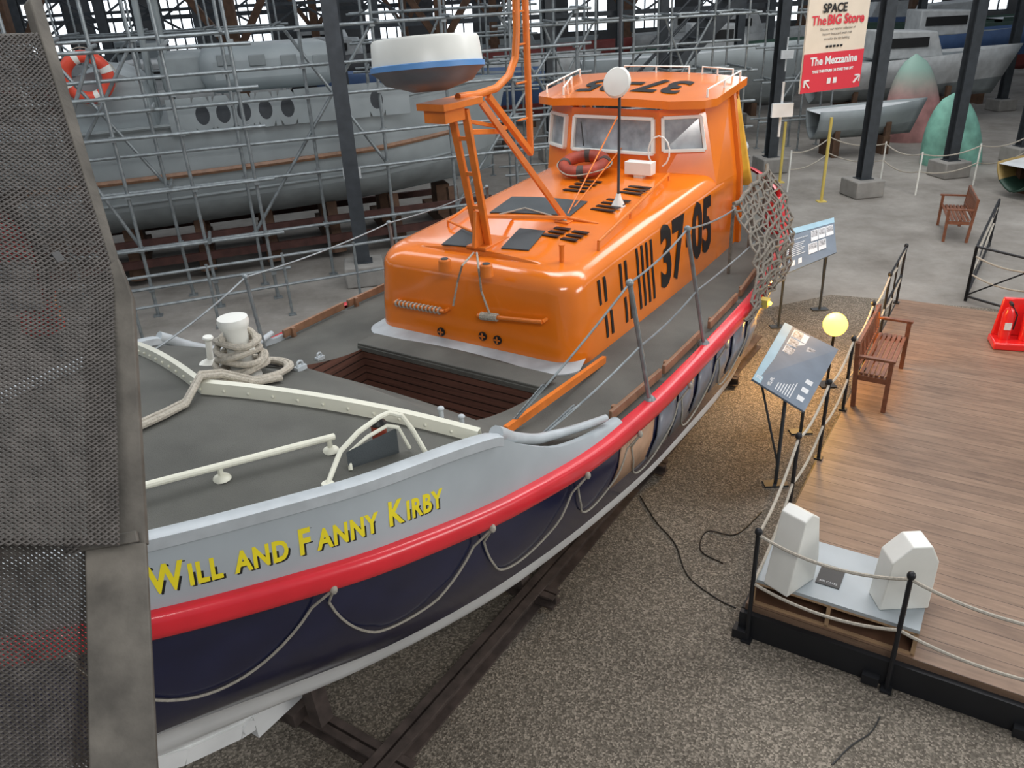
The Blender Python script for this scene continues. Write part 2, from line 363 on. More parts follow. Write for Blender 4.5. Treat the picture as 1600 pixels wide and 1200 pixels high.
rm.makeall("gunwale_rim",M['greyrim'],boat,ang=50)
WS0,WS1,WW0,WW1=-1.42,-.62,-.78,1.0
dk=MB()
def strip(sa,sb,ns,wa=None,wb=None,nw=20):
    rows=[]
    for i in range(ns+1):
        s=sa+(sb-sa)*i/ns; b=max(.03,B(s)-.03)
        a=-b if wa is None else wa; c=b if wb is None else wb
        rows.append([P(s,a+(c-a)*j/nw,deckz(s,a+(c-a)*j/nw)) for j in range(nw+1)])
    dk.grid(rows)
strip(-5.0,WS0,50); strip(WS1,6.58,60); strip(WS0,WS1,8,None,WW0,8); strip(WS0,WS1,8,WW1,None,8)
dk.make("deck",M['deck'],boat,ang=60)
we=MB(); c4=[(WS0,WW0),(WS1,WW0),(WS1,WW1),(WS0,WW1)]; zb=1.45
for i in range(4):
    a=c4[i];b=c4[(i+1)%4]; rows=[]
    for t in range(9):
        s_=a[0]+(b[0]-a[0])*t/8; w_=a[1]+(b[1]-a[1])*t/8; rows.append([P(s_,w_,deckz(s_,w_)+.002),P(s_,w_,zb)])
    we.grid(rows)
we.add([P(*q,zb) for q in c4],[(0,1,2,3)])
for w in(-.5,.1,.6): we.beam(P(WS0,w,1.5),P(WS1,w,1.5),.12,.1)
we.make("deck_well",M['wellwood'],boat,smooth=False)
wc=MB()
zc=deckz(WS1,0)+.02
wc.box(P(WS1+.11,.1,zc),(.24,1.86,.035)); wc.box(P(WS1-.005,.1,zc-.03),(.02,1.86,.05))
wc.make("well_hatch_board",M['deck'],boat,bevel=.008)
# cabin
CW=1.07; R0=.18; CF=-.14
def cabplan(inset=0):
    r=.24; pts=[]
    hw_=CW-inset; f=CF+inset
    pts.append((f,0)); pts.append((f,hw_*.35)); pts.append((f,hw_-r))
    for i in range(1,7):
        a=math.pi/2*i/6; pts.append((f+r-r*math.cos(a),hw_-r+r*math.sin(a)))
    for s in(.6,1,1.5,2,2.5,3.0,3.3): pts.append((s,hw_))
    return pts
def ctop(s,w=0): return 2.85+.045*s+.06*(1-(w/1.0)**2)
def oncab(u,v,h=0):
    z=2.9
    for _ in range(14):
        p=bz(u,v,z+h); z=ctop(p.x,p.y)
    return V((p.x,p.y,z+h))
def cside(s,z):
    zt=ctop(s,.85)
    if z>zt-R0:
        a=math.asin(min(1,(z-(zt-R0))/R0)); return CW-.04-R0*(1-math.cos(a))
    return CW-itp([(2.0,0),(2.3,.01),(2.55,.03),(2.9,.04)],z)
cab=MB()
def ring(inset,zf):
    pl=cabplan(inset); R=[P(s,w,zf(s,w)) for s,w in pl]; Lh=[P(s,-w,zf(s,w)) for s,w in pl[1:]]
    return list(reversed(Lh))+R
rows=[ring(0,lambda s,w:2.0),ring(.01,lambda s,w:2.3),ring(.03,lambda s,w:2.55)]
for i in range(7):
    a=math.pi/2*i/6; rows.append(ring(.04+R0*(1-math.cos(a)),lambda s,w,a=a:ctop(s,.85)-R0*(1-math.sin(a))))
cab.grid(rows)
pl=cabplan(.04+R0); rows=[]
for s,w in pl: rows.append([P(s,w*j/8,ctop(s,.85)+(.05*(1-(j/8)**2))*min(1,w/.6)) for j in range(-8,9)])
cab.grid(rows)
cabin=cab.make("cabin",M['orange'],boat,ang=70)
g=MB(); rows=[]
for off,z in((.17,1.98),(.16,2.11),(.04,2.13),(-.01,2.14)):
    pp_=[(s-off*(1 if s<.1 else 0),w+off*.2) for s,w in cabplan(0)[:8]]
    rows.append([P(x,-y,z) for x,y in reversed(pp_)]+[P(x,y,z) for x,y in pp_[1:]])
g.grid(rows); g.make("cabin_coaming",M['greyrim'],boat,ang=60)
sl=MB()
def side_slot(s,z0,z1,wd=.036):
    sl.cut()
    q=lambda ds,z:P(s+ds-(z-2.3)*.1,cside(s,z)+.004,z)
    sl.grid([[q(-wd/2,z0+(z1-z0)*i/5),q(wd/2,z0+(z1-z0)*i/5)] for i in range(6)])
for s,z0,z1 in [(.36,2.5,2.72),(.46,2.5,2.72),(.42,2.18,2.4),(.52,2.18,2.4),(.76,2.5,2.74),(.86,2.5,2.74),(.80,2.18,2.42),(.90,2.18,2.42),(1.1,2.2,2.78),(1.2,2.2,2.78),(1.30,2.2,2.78),(1.4,2.2,2.78)]: side_slot(s,z0,z1)
sl.makeall("side_louvre",M['black'],cabin,smooth=False,solid=.006)
tx=MB()
def sidetxt(body,s0,z0,sz,ex):
    ge=tgeo(body,sz,.036*sz)
    tx.text(ge,lambda p:P(s0+p.x*ex,cside(s0+p.x*ex,min(2.93,z0+p.y*1.2))+.006,min(2.93,z0+p.y*1.2)))
sidetxt("37",1.55,2.26,.66,.88); sidetxt("05",2.36,2.3,.64,.86)
tx.grid([[P(2.20+.12*i,cside(2.3,z)+.008,z) for i in(0,1)] for z in(2.47,2.57)])
tx.make("registration_lettering",M['black'],cabin,smooth=False)
pd=MB()
def pad(px,h=.008):
    pd.cut(); c=[oncab(u,v,h) for u,v in px]; rows=[]
    for i in range(7):
        a=c[0].lerp(c[3],i/6);b=c[1].lerp(c[2],i/6); r=[]
        for j in range(9):
            q=a.lerp(b,j/8); r.append(V((q.x,q.y,ctop(q.x,.85)+.05*(1-(q.y/.85)**2)+h)))
        rows.append(r)
    pd.grid(rows)
pad([(765,333),(890,339),(918,316),(800,308)]); pad([(690,383),(735,387),(748,362),(722,358)]); pad([(783,389),(826,392),(852,362),(812,358)])
pd.makeall("roof_nonslip_pad",M['pad'],cabin,smooth=False,solid=.008)
pd=MB()
def tslot(s,w,hw_):
    pd.cut(); pd.grid([[P(s+ds,w+dw,ctop(s,.85)+.05*(1-(w/.85)**2)+.01) for dw in(-hw_,hw_)] for ds in(-.028,.028)])
for s in(.62,.72,.82):
    for w in(.42,.6): tslot(s,w,.075)
for s in(1.45,1.56,1.67,1.78,2.05,2.16,2.27): tslot(s,.5,.12)
for s in(1.9,2.02,2.14,2.26): tslot(s,-.05,.12)
pd.makeall("roof_louvre",M['black'],cabin,smooth=False,solid=.008)
hr=MB()
def rail_on(px,h,r,m=0,fn=oncab):
    hr.cut(); a=[fn(u,v,h) for u,v in px]; hr.tube(a,r,m)
    for q in a: hr.tube([q,q-V((0,0,h+.01))],r*.9,m,6)
rail_on([(935,378),(985,330),(1045,272)],.07,.014)
rail_on([(745,365),(700,345),(735,320)],.06,.012)
hr.makeall("roof_handrail",M['orange_m'],cabin)
fr=MB()
def frontp(u,v,off=0): 
    p=bs(u,v,CF); return V((p.x-off,p.y,p.z))
Rx=Matrix.Rotation(rad(-90),4,'Y')
for u,v in((690,518),(755,525),(778,531)):
    fr.cut(); T=Matrix.Translation(frontp(u,v,.0))@Rx; fr.lathe([(.04,0),(.04,.012),(.032,.014)],1,20,T)
    p=frontp(u,v,.016); fr.box(p,(.004,.06,.012),0); fr.box(p,(.004,.012,.06),0)
fr.makeall("front_vent",[M['orange_m'],M['black']],cabin)
fr=MB()
for a,b in (((622,470),(700,484)),((752,490),(852,500))):
    fr.cut(); p=frontp(*a,.05);q=frontp(*b,.05); fr.tube([p,q],.018,0,10)
    for e in(p,q): fr.tube([e,e+V((.07,0,0))],.016,0,8)
    n=12; f0=0; f1=1 if a[0]<700 else .35
    for i in range(n):
        c=p.lerp(q,f0+.06+(f1-f0-.08)*i/n); fr.tube([c+V((.026*math.cos(x),0,.026*math.sin(x))) for x in [k*math.pi/5 for k in range(10)]],.009,2,6,True)
fr.makeall("grab_handle",[M['orange_m'],M['black'],M['rope2']],cabin)
mu=MB()
for u,v in((695,412),(760,420)):
    mu.cut(); p=oncab(u,v); mu.lathe([(.055,-.06),(.05,.03),(.042,.04)],0,18,Matrix.Translation(p)); mu.lathe([(.032,.04),(.03,.045)],1,14,Matrix.Translation(p))
mu.cut(); p=oncab(878,408); mu.lathe([(.02,-.08),(.02,.12),(.03,.14)],0,12,Matrix.Translation(p))
mu.makeall("roof_vent",[M['orange_m'],M['pad']],cabin)
cl=MB(); p=bw(927,430,.95); cl.ell(p,(.035,.03,.035),0); cl.make("deck_cleat",M['steel'],cabin)
# ---- wheelhouse
def WZ(s): return 3.66+(s-2.93)*.09
wh=MB()
PLAN=[(3.75,-1.03),(3.2,-1.02),(2.93,-.62),(2.93,.4),(3.2,.78),(3.75,.86)]
PB=[(3.7,-1.06),(3.12,-1.06),(2.86,-.66),(2.86,.46),(3.08,1.0),(3.72,1.02)]
bot=[P(s,w,2.9) for s,w in PB]
topp=[P(s,w,WZ(s)) for s,w in PLAN]
for i in range(5): wh.add([bot[i],bot[i+1],topp[i+1],topp[i]],[(0,1,2),(0,2,3)])
for w0,w1 in((1.06,1.0),(-1.06,-1.06)):
    wh.add([P(3.08,w0,2.02),P(3.72,w0,2.02),P(3.72,w1+(.02 if w1>0 else 0),2.9),P(3.08,w1,2.9)],[(0,1,2),(0,2,3)])
wh.beam(P(3.72,1.06,2.05),P(3.72,1.02,2.9),.06,.1,0,V((0,1,0))); wh.beam(P(3.72,1.02,2.9),P(3.76,.86,WZ(3.75)),.06,.1,0,V((0,1,0))); wh.beam(P(3.72,-1.06,2.05),P(3.76,-1.03,WZ(3.75)),.06,.1,0,V((0,1,0)))
wh.beam(P(4.1,.85,2.1),P(4.0,.85,3.76),.04,.04,0,V((0,1,0))); wh.beam(P(4.1,-.95,2.1),P(4.0,-1.0,3.72),.04,.04,0,V((0,1,0)))
wheel=wh.make("wheelhouse",M['orange'],boat,solid=.03,smooth=False)
def pwin(i,t0,t1,z0,z1):
    a0=bot[i];a1=bot[i+1];b0=topp[i];b1=topp[i+1]
    def q(t,z): 
        lo=a0.lerp(a1,t);hi=b0.lerp(b1,t); return lo.lerp(hi,(z-lo.z)/(hi.z-lo.z))
    nn=(a1-a0).cross(b0-a0).normalized()
    if nn.x>0: nn=-nn
    c=[q(t0,z0),q(t1,z0),q(t1,z1),q(t0,z1)]
    f=MB()
    for j in range(4): f.beam(c[j]+nn*.035,c[(j+1)%4]+nn*.035,.035,.055,0,nn)
    f.make("window_frame",M['whitep'],wheel,bevel=.006)
    gl=MB(); gl.add([p+nn*.028 for p in c],[(0,1,2,3)]); gl.make("window_pane",M['glass'],wheel,smooth=False)
pwin(2,.05,.95,3.22,3.57); pwin(3,.08,.9,3.25,3.58); pwin(1,.12,.85,3.22,3.56)
wp=MB(); a=bs(908,190,2.83);b=bs(912,228,2.82); wp.tube([a,b],.008,0,6)
wp.make("window_wiper",M['black'],wheel)
rf=MB()
def RZ(s,w): return 3.73+(s-2.82)*.11+.05*(1-((w+.1)/1.1)**2)
rows=[]
for i in range(9):
    s=2.82+(4.05-2.82)*i/8
    lo=-1.17 if s>3.02 else -.8-(s-2.82)/.2*.37; hi=.95 if s>3.02 else .55+(s-2.82)/.2*.4
    rows.append([P(s,lo+(hi-lo)*j/12,RZ(s,lo+(hi-lo)*j/12)) for j in range(13)])
rf.grid(rows)
lowr=[[p-V((0,0,.08)) for p in r] for r in rows]; rf.grid(lowr)
per=[rows[i][0] for i in range(9)]+rows[8][1:]+[rows[i][-1] for i in range(7,-1,-1)]+rows[0][-2::-1]
rf.grid([per,[p-V((0,0,.08)) for p in per]])
rf.make("wheelhouse_roof",M['orange'],wheel,ang=40)
rt_=MB()
ge=tgeo("37-05",.66,.022,'CENTER')
rt_.text(ge,lambda p:P(3.62-p.y*1.1,-p.x*.82-.1,RZ(3.62-p.y*1.1,-p.x*.82-.1)+.008)) 
rt_.make("roof_lettering",M['black'],wheel,smooth=False)
rr=MB()
def rt_h(s0,w0,s1,w1,h=.08):
    rr.cut(); a=P(s0,w0,RZ(s0,w0));b=P(s1,w1,RZ(s1,w1)); z=V((0,0,h))
    rr.tube([a,a+z,b+z,b],.012,0,8); mid=(a+b)/2; rr.tube([mid,mid+z],.01,0,6)
rt_h(3.1,.85,3.95,.9); rt_h(3.1,-1.05,3.95,-1.08); rt_h(3.98,-.5,3.98,.3); rt_h(2.95,-.75,3.5,-.95); rt_h(4.0,.45,4.0,.8)
rr.makeall("roof_rail",M['whitep'],wheel)
oi=MB(); oc=[bw(1143,160,.9),bw(1157,148,.9),bw(1178,288,.98),bw(1158,290,.98)]
oi.grid([[ (oc[0].lerp(oc[1],j/4)).lerp(oc[3].lerp(oc[2],j/4),i/6)+V((0,.03*math.sin(j*2.1),0)) for j in range(5)] for i in range(7)]); oi.make("canvas_screen",M['oilskin'],wheel,solid=.02)
ac=MB(); rows=[]
for z,o in((2.05,.05),(2.5,.02),(2.72,-.02),(2.78,-.08)):
    rows.append([P(4.3+1.1*math.sin(t)*1.0,(.8+o)*math.cos(t),z) for t in [math.pi*i/16 for i in range(17)]])
ac.grid(rows); ac.tube([P(4.3+1.1*math.sin(t),.86*math.cos(t),3.0) for t in [math.pi*i/16 for i in range(17)]],.02)
for t in(0,.6,1.2,1.9,2.5,3.14): ac.tube([P(4.3+1.1*math.sin(t),.86*math.cos(t),2.1),P(4.3+1.1*math.sin(t),.86*math.cos(t),3.0)],.015)
ac.make("aft_cockpit_coaming",M['grey'],boat,solid=.02,ang=60)
# breakwater
bk=MB()
def vline(t):
    w=1.5*t; s=-2.72+(.66 if t>0 else .48)*abs(t); return s,w
rows=[]
for s,w in [vline(i/12) for i in range(-12,13)]:
    z=deckz(s,w); rows.append([P(s-.025,w,z-.01),P(s-.015,w,z+.075),P(s+.015,w,z+.085),P(s+.025,w,z+.0)])
bk.grid(rows)
for i in range(-10,11,1):
    s,w=vline(i/11); z=deckz(s,w); bk.ell(P(s-.025,w,z+.035),(.008,.01,.01),0,8,6)
bk.make("breakwater",M['cream'],boat,ang=40)
bo=MB(); pb=ondeck(382,585)
bo.lathe([(.11,-.02),(.1,.03),(.075,.05),(.072,.3),(.09,.33),(.095,.36),(.09,.385),(.02,.39)],0,28,Matrix.Translation(pb))
bo.tube([pb+V((0,-.13,.2)),pb+V((0,.13,.2))],.02); bo.make("mooring_bollard",M['whitep'],boat,ang=40)
fl=MB(); pf=ondeck(330,568); fl.lathe([(.075,0),(.05,.015),(.022,.04),(.02,.17),(.035,.19),(.03,.2)],0,18,Matrix.Translation(pf)@Matrix.Rotation(.15,4,'X')); fl.make("deck_post",M['whitep'],boat)
lu=MB()
for u,v in((470,578),(500,562)):
    lu.cut(); p=ondeck(u,v); lu.box(p+V((0,0,.015)),(.08,.04,.03)); lu.tube([p+V((.025*math.cos(t),0,.04+.025*math.sin(t))) for t in [k*math.pi/4 for k in range(8)]],.008,0,6,True)
for u,v in((690,652),(722,664)):
    lu.cut(); p=ondeck(u,v); lu.tube([p,p+V((0,0,.06))],.015,0,8); lu.ell(p+V((0,0,.06)),(.022,.022,.015))
lu.makeall("eyeplate",M['greyrim'],boat)
hb=MB()
a=ondeck(190,768,.08);b=ondeck(522,682,.08); hb.tube([a,a.lerp(b,.5),b],.018,0,10)
for t in(.0,.42,.97):
    q=a.lerp(b,t); q2=V((q.x,q.y,deckz(q.x,q.y))); hb.tube([q,q2],.014); hb.lathe([(.045,0),(.04,.012),(.02,.025)],0,14,Matrix.Translation(q2))
hb.make("foredeck_handrail",M['cream'],boat)
lh=MB()
b1=ondeck(512,757);b2=ondeck(668,712)
lh.tube([b1,ondeck(520,735,.03),ondeck(532,705,.1),ondeck(560,675,.17),ondeck(592,652,.22),ondeck(608,645,.23),ondeck(628,650,.23),ondeck(645,672,.14),b2],.014,0,8)
lh.tube([ondeck(548,735),ondeck(545,708,.06),ondeck(575,682,.13),ondeck(605,665,.17),ondeck(622,668,.16),ondeck(640,700,.02)],.011,0,8)
for q in(b1,b2): lh.lathe([(.035,0),(.03,.01)],0,12,Matrix.Translation(q))
lh.make("light_guard_hoop",M['cream'],boat)
ls=MB(); q1=ondeck(545,733);q2=ondeck(622,708)
ls.prism([q1,q2,q2+V((0,0,.15)),q1+V((0,0,.1))],(.01,.0,0),0); ls.make("light_screen",M['pad'],boat)
ll=MB(); p=ondeck(606,697,.0); ll.lathe([(.04,.0),(.045,.02),(.045,.03),(.04,.04),(.04,.16),(.045,.17),(.02,.2)],0,18,Matrix.Translation(p+V((-.05,-.0,0))),mi=[0,0,0,1,0,0]); ll.make("navigation_light",[M['black'],M['lifering']],boat)
ot=MB()
a=ondeck(790,678);b=ondeck(944,566); ot.beam(a+V((0,0,.025)),b+V((0,0,.025)),.035,.06); ot.make("orange_toe_rail",M['orange_m'],boat)
bd=MB()
for s0,s1 in((-.72,.1),(.16,.98),(1.2,2.0),(2.1,3.0)):
    for sd in(1,-1):
        bd.cut(); bd.beam(P(s0,sd*(B(s0)-.08),ZS(s0)+.065),P(s1,sd*(B(s1)-.08),ZS(s1)+.065),.03,.075)
        bd.beam(P(s0+.1,sd*(B(s0)-.1),ZS(s0)),P(s0+.1,sd*(B(s0)-.1),ZS(s0)+.1),.04,.04)
bd.makeall("fender_board",M['brown'],boat,bevel=.006)
tops=[]
for (fu,fv,tu,tv) in((1015,628,984,442),(1100,540,1074,358)):
    f=ondeck(fu,fv); sa=MB(); t=bw(tu,tv,-f.y-.03)
    sa.tube([f,f.lerp(t,.55),t],.018,0,8); sa.lathe([(.05,0),(.045,.03),(.025,.05)],0,12,Matrix.Translation(f)); sa.ell(t,(.028,.028,.028))
    sa.make("stanchion",M['steel'],boat); tops.append((f,t))
for s in(-1.0,.9,2.6):
    sa=MB(); f=P(s,-(B(s)-.12),ZS(s)); sa.tube([f,f+V((-.05,0,.72))],.018); sa.ell(f+V((-.05,0,.72)),(.028,.028,.028)); sa.make("stanchion",M['steel'],boat)
wi=MB()
def wire(a,b,sag=.03,r=.008,n=12,w=None,m=0):
    (w or wi).cut(); (w or wi).tube([a.lerp(b,i/n)-V((0,0,sag*4*(i/n)*(1-i/n))) for i in range(n+1)],r,m,6)
an=ondeck(790,672)
wire(an,tops[0][1]); wire(tops[0][1],tops[1][1]); wire(tops[1][1],bw(1150,325,1.45)) 
an2=ondeck(835,690); mid=lambda k:tops[k][0].lerp(tops[k][1],.5)
wire(an2,mid(0)); wire(mid(0),mid(1)); wire(mid(1),P(3.6,1.55,2.45))
L0=P(-2.3,-1.3,2.62); Lt=[P(s-.05,-(B(s)-.12),ZS(s)+.72) for s in(-1.0,.9,2.6)]
wire(L0,Lt[0]);wire(Lt[0],Lt[1]);wire(Lt[1],Lt[2])
wi.makeall("guard_wire",M['steel'],boat)
ch=MB()
def chain(a,b,t0,t1,n):
    ch.cut()
    for i in range(n):
        c=a.lerp(b,t0+(t1-t0)*(i+.5)/n); d=(b-a).normalized(); u=d.cross(V((0,0,1))).normalized(); w=d.cross(u)
        if i%2: u=w
        ch.tube([c+d*.022*math.cos(x)+u*.012*math.sin(x) for x in [k*math.pi/4 for k in range(8)]],.0045,0,5,True)
chain(an,tops[0][1],.02,.3,26); chain(an2,mid(0),.02,.35,22)
ch.makeall("guard_chain",M['steel'],boat)
# name lettering
nm=MB()
sA=bz(234,935,2.56).x; sB=bz(697,800,2.42).x+.1
arc=[(0,sA)]; s=sA; acc=0
while s<sB+.5:
    ds=.02; db=B(s+ds)-B(s); acc+=math.hypot(ds,db); s+=ds; arc.append((acc,s))
inv=[(q[1],q[0]) for q in arc]; TL=itp(inv,sB)
segs=[("W",1),("ILL",.78),(" ",.5),("AND",.78),(" ",.5),("F",1),("ANNY",.78),(" ",.5),("K",1),("IRBY",.78)]
CAPS=.25
def build(dx,dy,off,m):
    x=0; parts=[]
    for b_,sz in segs:
        if b_==" ": x+=CAPS*sz*.5; continue
        ge=tgeo(b_,CAPS*sz,.0075,'LEFT',.2,1.12); xs=[p.x for p in ge[0]]; wd=max(xs)-min(xs); parts.append((ge,x-min(xs))); x+=wd+.02-(.03 if b_=="W" else .008 if sz==1 else 0)
    k=TL/x
    for ge,x0 in parts:
        def fn(p):
            a=(p.x+x0)*k+dx; s=itp(arc,max(0,a)); h=.085+.03*min(1,a/TL)+p.y*.76+dy
            b=B(s); z0=ZS(s)+.02; z1=ED(s)+.05; t=h/(z1-z0)
            return P(s,b+.01-.04*t+off,z0+h)
        nm.text(ge,fn,m)
build(0,0,.006,0); build(.010,-.008,.004,1)
nm.make("name_lettering",[M['yellow'],M['black']],boat,smooth=False)
# grab ropes
gr=MB()
def hw(s,z):
    z0=ZS(s)
    if z>1.66: t=(z0-z)/(z0-1.66); return B(s)*(1-t)+itp(LM,s)*t
    if z>1.18: t=(1.66-z)/.48; return itp(LM,s)*(1-t)+itp(LW,s)*t
    t=(1.18-z)/.28; return itp(LW,s)*(1-t)+itp(L9,s)*t
att=[bz(u,v,ZS(q)-.1).x for u,v,q in((530,932,-3),(770,832,-2),(910,742,-1.2),(995,677,-.6))]
att=[att[0]-1.0]+att+[att[-1]+.9,att[-1]+1.8,att[-1]+2.7]
for i in range(len(att)-1):
    gr.cut(); a,b=att[i],att[i+1]; pts=[]
    sag=.6*min(1,(b-a)/.8)
    for j in range(25):
        t=j/24; s=a+(b-a)*t; z=ZS(s)-.1-sag*(1-(2*t-1)**2)**.75; pts.append(P(s,hw(s,z)+.03+(.07 if z>ZS(s)-.2 else .0),z))
    gr.tube(pts,.0075,0,6); gr.ell(pts[0],(.02,.02,.028))
gr.makeall("grab_rope",M['rope'],boat)
ppn=MB()
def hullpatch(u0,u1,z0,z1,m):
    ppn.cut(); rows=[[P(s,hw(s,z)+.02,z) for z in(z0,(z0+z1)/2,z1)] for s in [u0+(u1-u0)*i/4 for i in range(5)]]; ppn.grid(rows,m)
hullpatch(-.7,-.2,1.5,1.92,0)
for s0 in(-.1,.3,.75,1.2,1.65,2.1): hullpatch(s0,s0+.34,1.45,1.9,1)  # grey bands: a reflection on the hull, painted as flat patches
ppn.makeall("hull_board_and_reflection",[M['tan'],M['reflgrey']],boat,solid=.01)
# ---- radar mast
ms=MB()
foot=P(.2,.0,ctop(.2))
hd=bw(715,170,0)
for dw in(-.05,.05): ms.beam(foot+V((0,dw,0)),hd+V((0,dw*1.4,0)),.035,.06,0,V((0,1,0)))
for t in(.3,.55,.8): q=foot.lerp(hd,t); ms.beam(q+V((0,-.07,0)),q+V((0,.07,0)),.03,.03)
ft2=oncab(885,345); ms.beam(ft2,bw(752,160,.0),.04,.05); ms.box(ft2,(.2,.14,.03))
ft3=oncab(935,350)
ms.beam(foot+V((0,0,.25)),oncab(882,340,.08),.03,.03); ms.beam(foot+V((0,0,.25)),oncab(800,338,.03),.03,.03)
ms.tube([ft3,ft2+V((0,0,.03)),oncab(800,338,.02)],.015)
k1=bw(830,240,0); ms.beam(bw(762,150,0),k1,.05,.05); ms.beam(bw(730,206,0),bw(782,205,0),.04,.04); ms.beam(bw(735,190,0),bw(790,200,0),.03,.03)
ms.beam(foot+V((-.12,0,0)),foot+V((.25,0,0)),.2,.04); ms.beam(foot+V((-.08,0,.0)),foot+V((-.02,0,.3)),.16,.03,0,V((0,1,0)))
pl0=bw(718,158,0); ms.box(pl0+V((-.12,0,0)),(.5,.26,.05)); ms.box(pl0+V((-.2,0,-.07)),(.25,.2,.1))
cp=[bw(u,v,0) for u,v in((715,152),(745,148),(775,138),(795,118),(805,90),(807,50),(806,0))]; cp.append(cp[-1]+V((0,0,.5)))
ms.tube(cp,.032,0,10)
pa=bw(829,238,0)
tp=bw(823,0,0); ms.tube([pa,V((pa.x,pa.y,tp.z+.6))],.03,0,10)
for z in(.3,.6,.9,1.15): q=pa+V((0,0,z)); ms.beam(q,V((cp[4].x,cp[4].y,q.z)),.015,.015)
for a,b in(((965,182),(885,338)),((972,230),(892,330))): ms.tube([bw(*a,.0),oncab(*b)],.008,0,6)
mast=ms.make("radar_mast",M['orange_m'],boat,bevel=.004)
rc=bw(670,118,0.0); rs=MB()
Tr=Matrix.Translation(rc+V((0,0,-.02)))@Matrix.Rotation(rad(-5),4,'X')@Matrix.Rotation(rad(4),4,'Y')
rs.lathe([(.12,-.09),(.18,-.07),(.32,-.03),(.36,.02),(.4,.05),(.415,.06),(.415,.065),(.415,.095),(.4,.1),(.388,.25),(.375,.27),(.05,.28)],0,48,Tr,mi=[0,0,0,0,0,1,1,1,2,2,2])
rs.make("radar_scanner",[M['radargrey'],M['radarblue'],M['whitep']],mast,ang=40)
rl=MB(); p=bw(690,186,0); rl.lathe([(.06,0),(.07,.03),(.05,.07)],0,16,Matrix.Translation(p)); rl.make("masthead_light",M['radargrey'],mast)
ap=oncab(966,322); ae=MB(); at=bs(969,0,ap.x).z+.4
ae.tube([ap,V((ap.x,ap.y,at))],.014,0,8); ae.lathe([(.07,0),(.05,.04),(.03,.08),(.02,.12)],1,16,Matrix.Translation(ap))
dc=bs(967,128,ap.x); ae.lathe([(.02,-.04),(.12,-.03),(.135,0),(.12,.02),(.03,.035)],1,24,Matrix.Translation(dc+V((-.04,0,0)))@Rx@Matrix.Rotation(.3,4,'Y'))
ae.box(dc+V((0,0,-.1)),(.06,.06,.05),0)
ae.make("aerial_with_reflector",[M['darksteel'],M['whitep']],boat)
wb=MB(); p=oncab(1000,262,.1); wb.box(p,(.13,.3,.13)); wb.box(p-V((0,0,.09)),(.1,.1,.08))
pc=oncab(1022,255,.12); wb.tube([pc+V((0,-.12*math.cos(t)-.05,.12+.16*math.sin(t))) for t in [k*math.pi/10*1.5-1.2 for k in range(12)]],.01,0,6)
wb.make("roof_equipment_box",M['whitep'],boat,bevel=.01)
rp_=MB()
rp_.tube([oncab(740,395,.02),oncab(722,415,.02),bs(715,440,CF-.03),bs(708,478,CF-.06)],.009,0,6); rp_.cut(); rp_.tube([oncab(745,395,.02),oncab(748,420,.02),bs(752,455,CF-.03),bs(765,490,CF-.06)],.009,0,6); rp_.cut()
rp_.tube([oncab(780,335,.02),oncab(820,325,.04),oncab(855,335,.02),oncab(885,345,.05)],.008,0,6)
rp_.makeall("mast_lanyard",M['rope'],boat)
# ---- things resting on the boat
rc_=MB(); pts=[]
for i in range(140):
    t=i/139; a=t*2*math.pi*6.5; r=.105+.05*(1-t)+.012*math.sin(a*2.3); z=.03+.24*t+.02*math.sin(a*1.7); pts.append(pb+V((r*math.cos(a),r*math.sin(a),z)))
rc_.tube(pts,.02,0,8)
pts=[]
for i in range(50):
    t=i/49; a=t*2*math.pi*2.2; r=.2+.03*math.sin(a*1.3); q=pb+V((r*math.cos(a)*1.2+.02,r*math.sin(a)*.9-.04,0)); q.z=deckz(q.x,q.y)+.025+.02*t; pts.append(q)
rc_.tube(pts,.02,0,8)
tl=[ondeck(u,v,.03) for u,v in((440,590),(400,598),(350,600),(318,608))]; tl[2].z+=.06; tl[3].z+=.08
tl2=[ondeck(u,v,.03) for u,v in((290,632),(255,650),(215,668),(170,690))]
rc_.tube(tl+tl2,.02,0,8); rc_.tube([q+V((.03,.04,0)) for q in tl+tl2],.018,0,8)
rc_.make("mooring_rope",M['rope2'],None,F=BF,label="thick pale mooring rope coiled around the white bollard",cat="rope")
def lifering(name,F,R,r,mats,label,grp=None):
    e=thing(name,label,"lifebuoy",F,grp); b=MB(); b.tube([V((R*math.cos(a),R*math.sin(a),r)) for a in [2*math.pi*k/32 for k in range(32)]],r,0,12,True); b.make("ring_body",mats[0],e)
    bb=MB()
    for q in range(4):
        bb.cut(); a0=q*math.pi/2+.3; bb.tube([V((R*math.cos(a0+x),R*math.sin(a0+x),r)) for x in(-.14,-.05,.05,.14)],r*1.06,0,12)
    bb.makeall("band",mats[1],e)
    g=MB(); g.tube([V(((R+r*(1.15+.25*math.cos(4*a)))*math.cos(a),(R+r*(1.15+.25*math.cos(4*a)))*math.sin(a),r)) for a in [2*math.pi*k/40 for k in range(40)]],.008,0,5,True); g.make("grab_line",M['rope'],e)
    return e
p=oncab(914,272); lifering("lifebuoy",BF@Matrix.Translation(p+V((0,0,.05)))@Matrix.Rotation(rad(-12),4,'Y'),.22,.065,[M['lifering'],M['rust']],"faded red lifebuoy lying on the orange cabin roof")
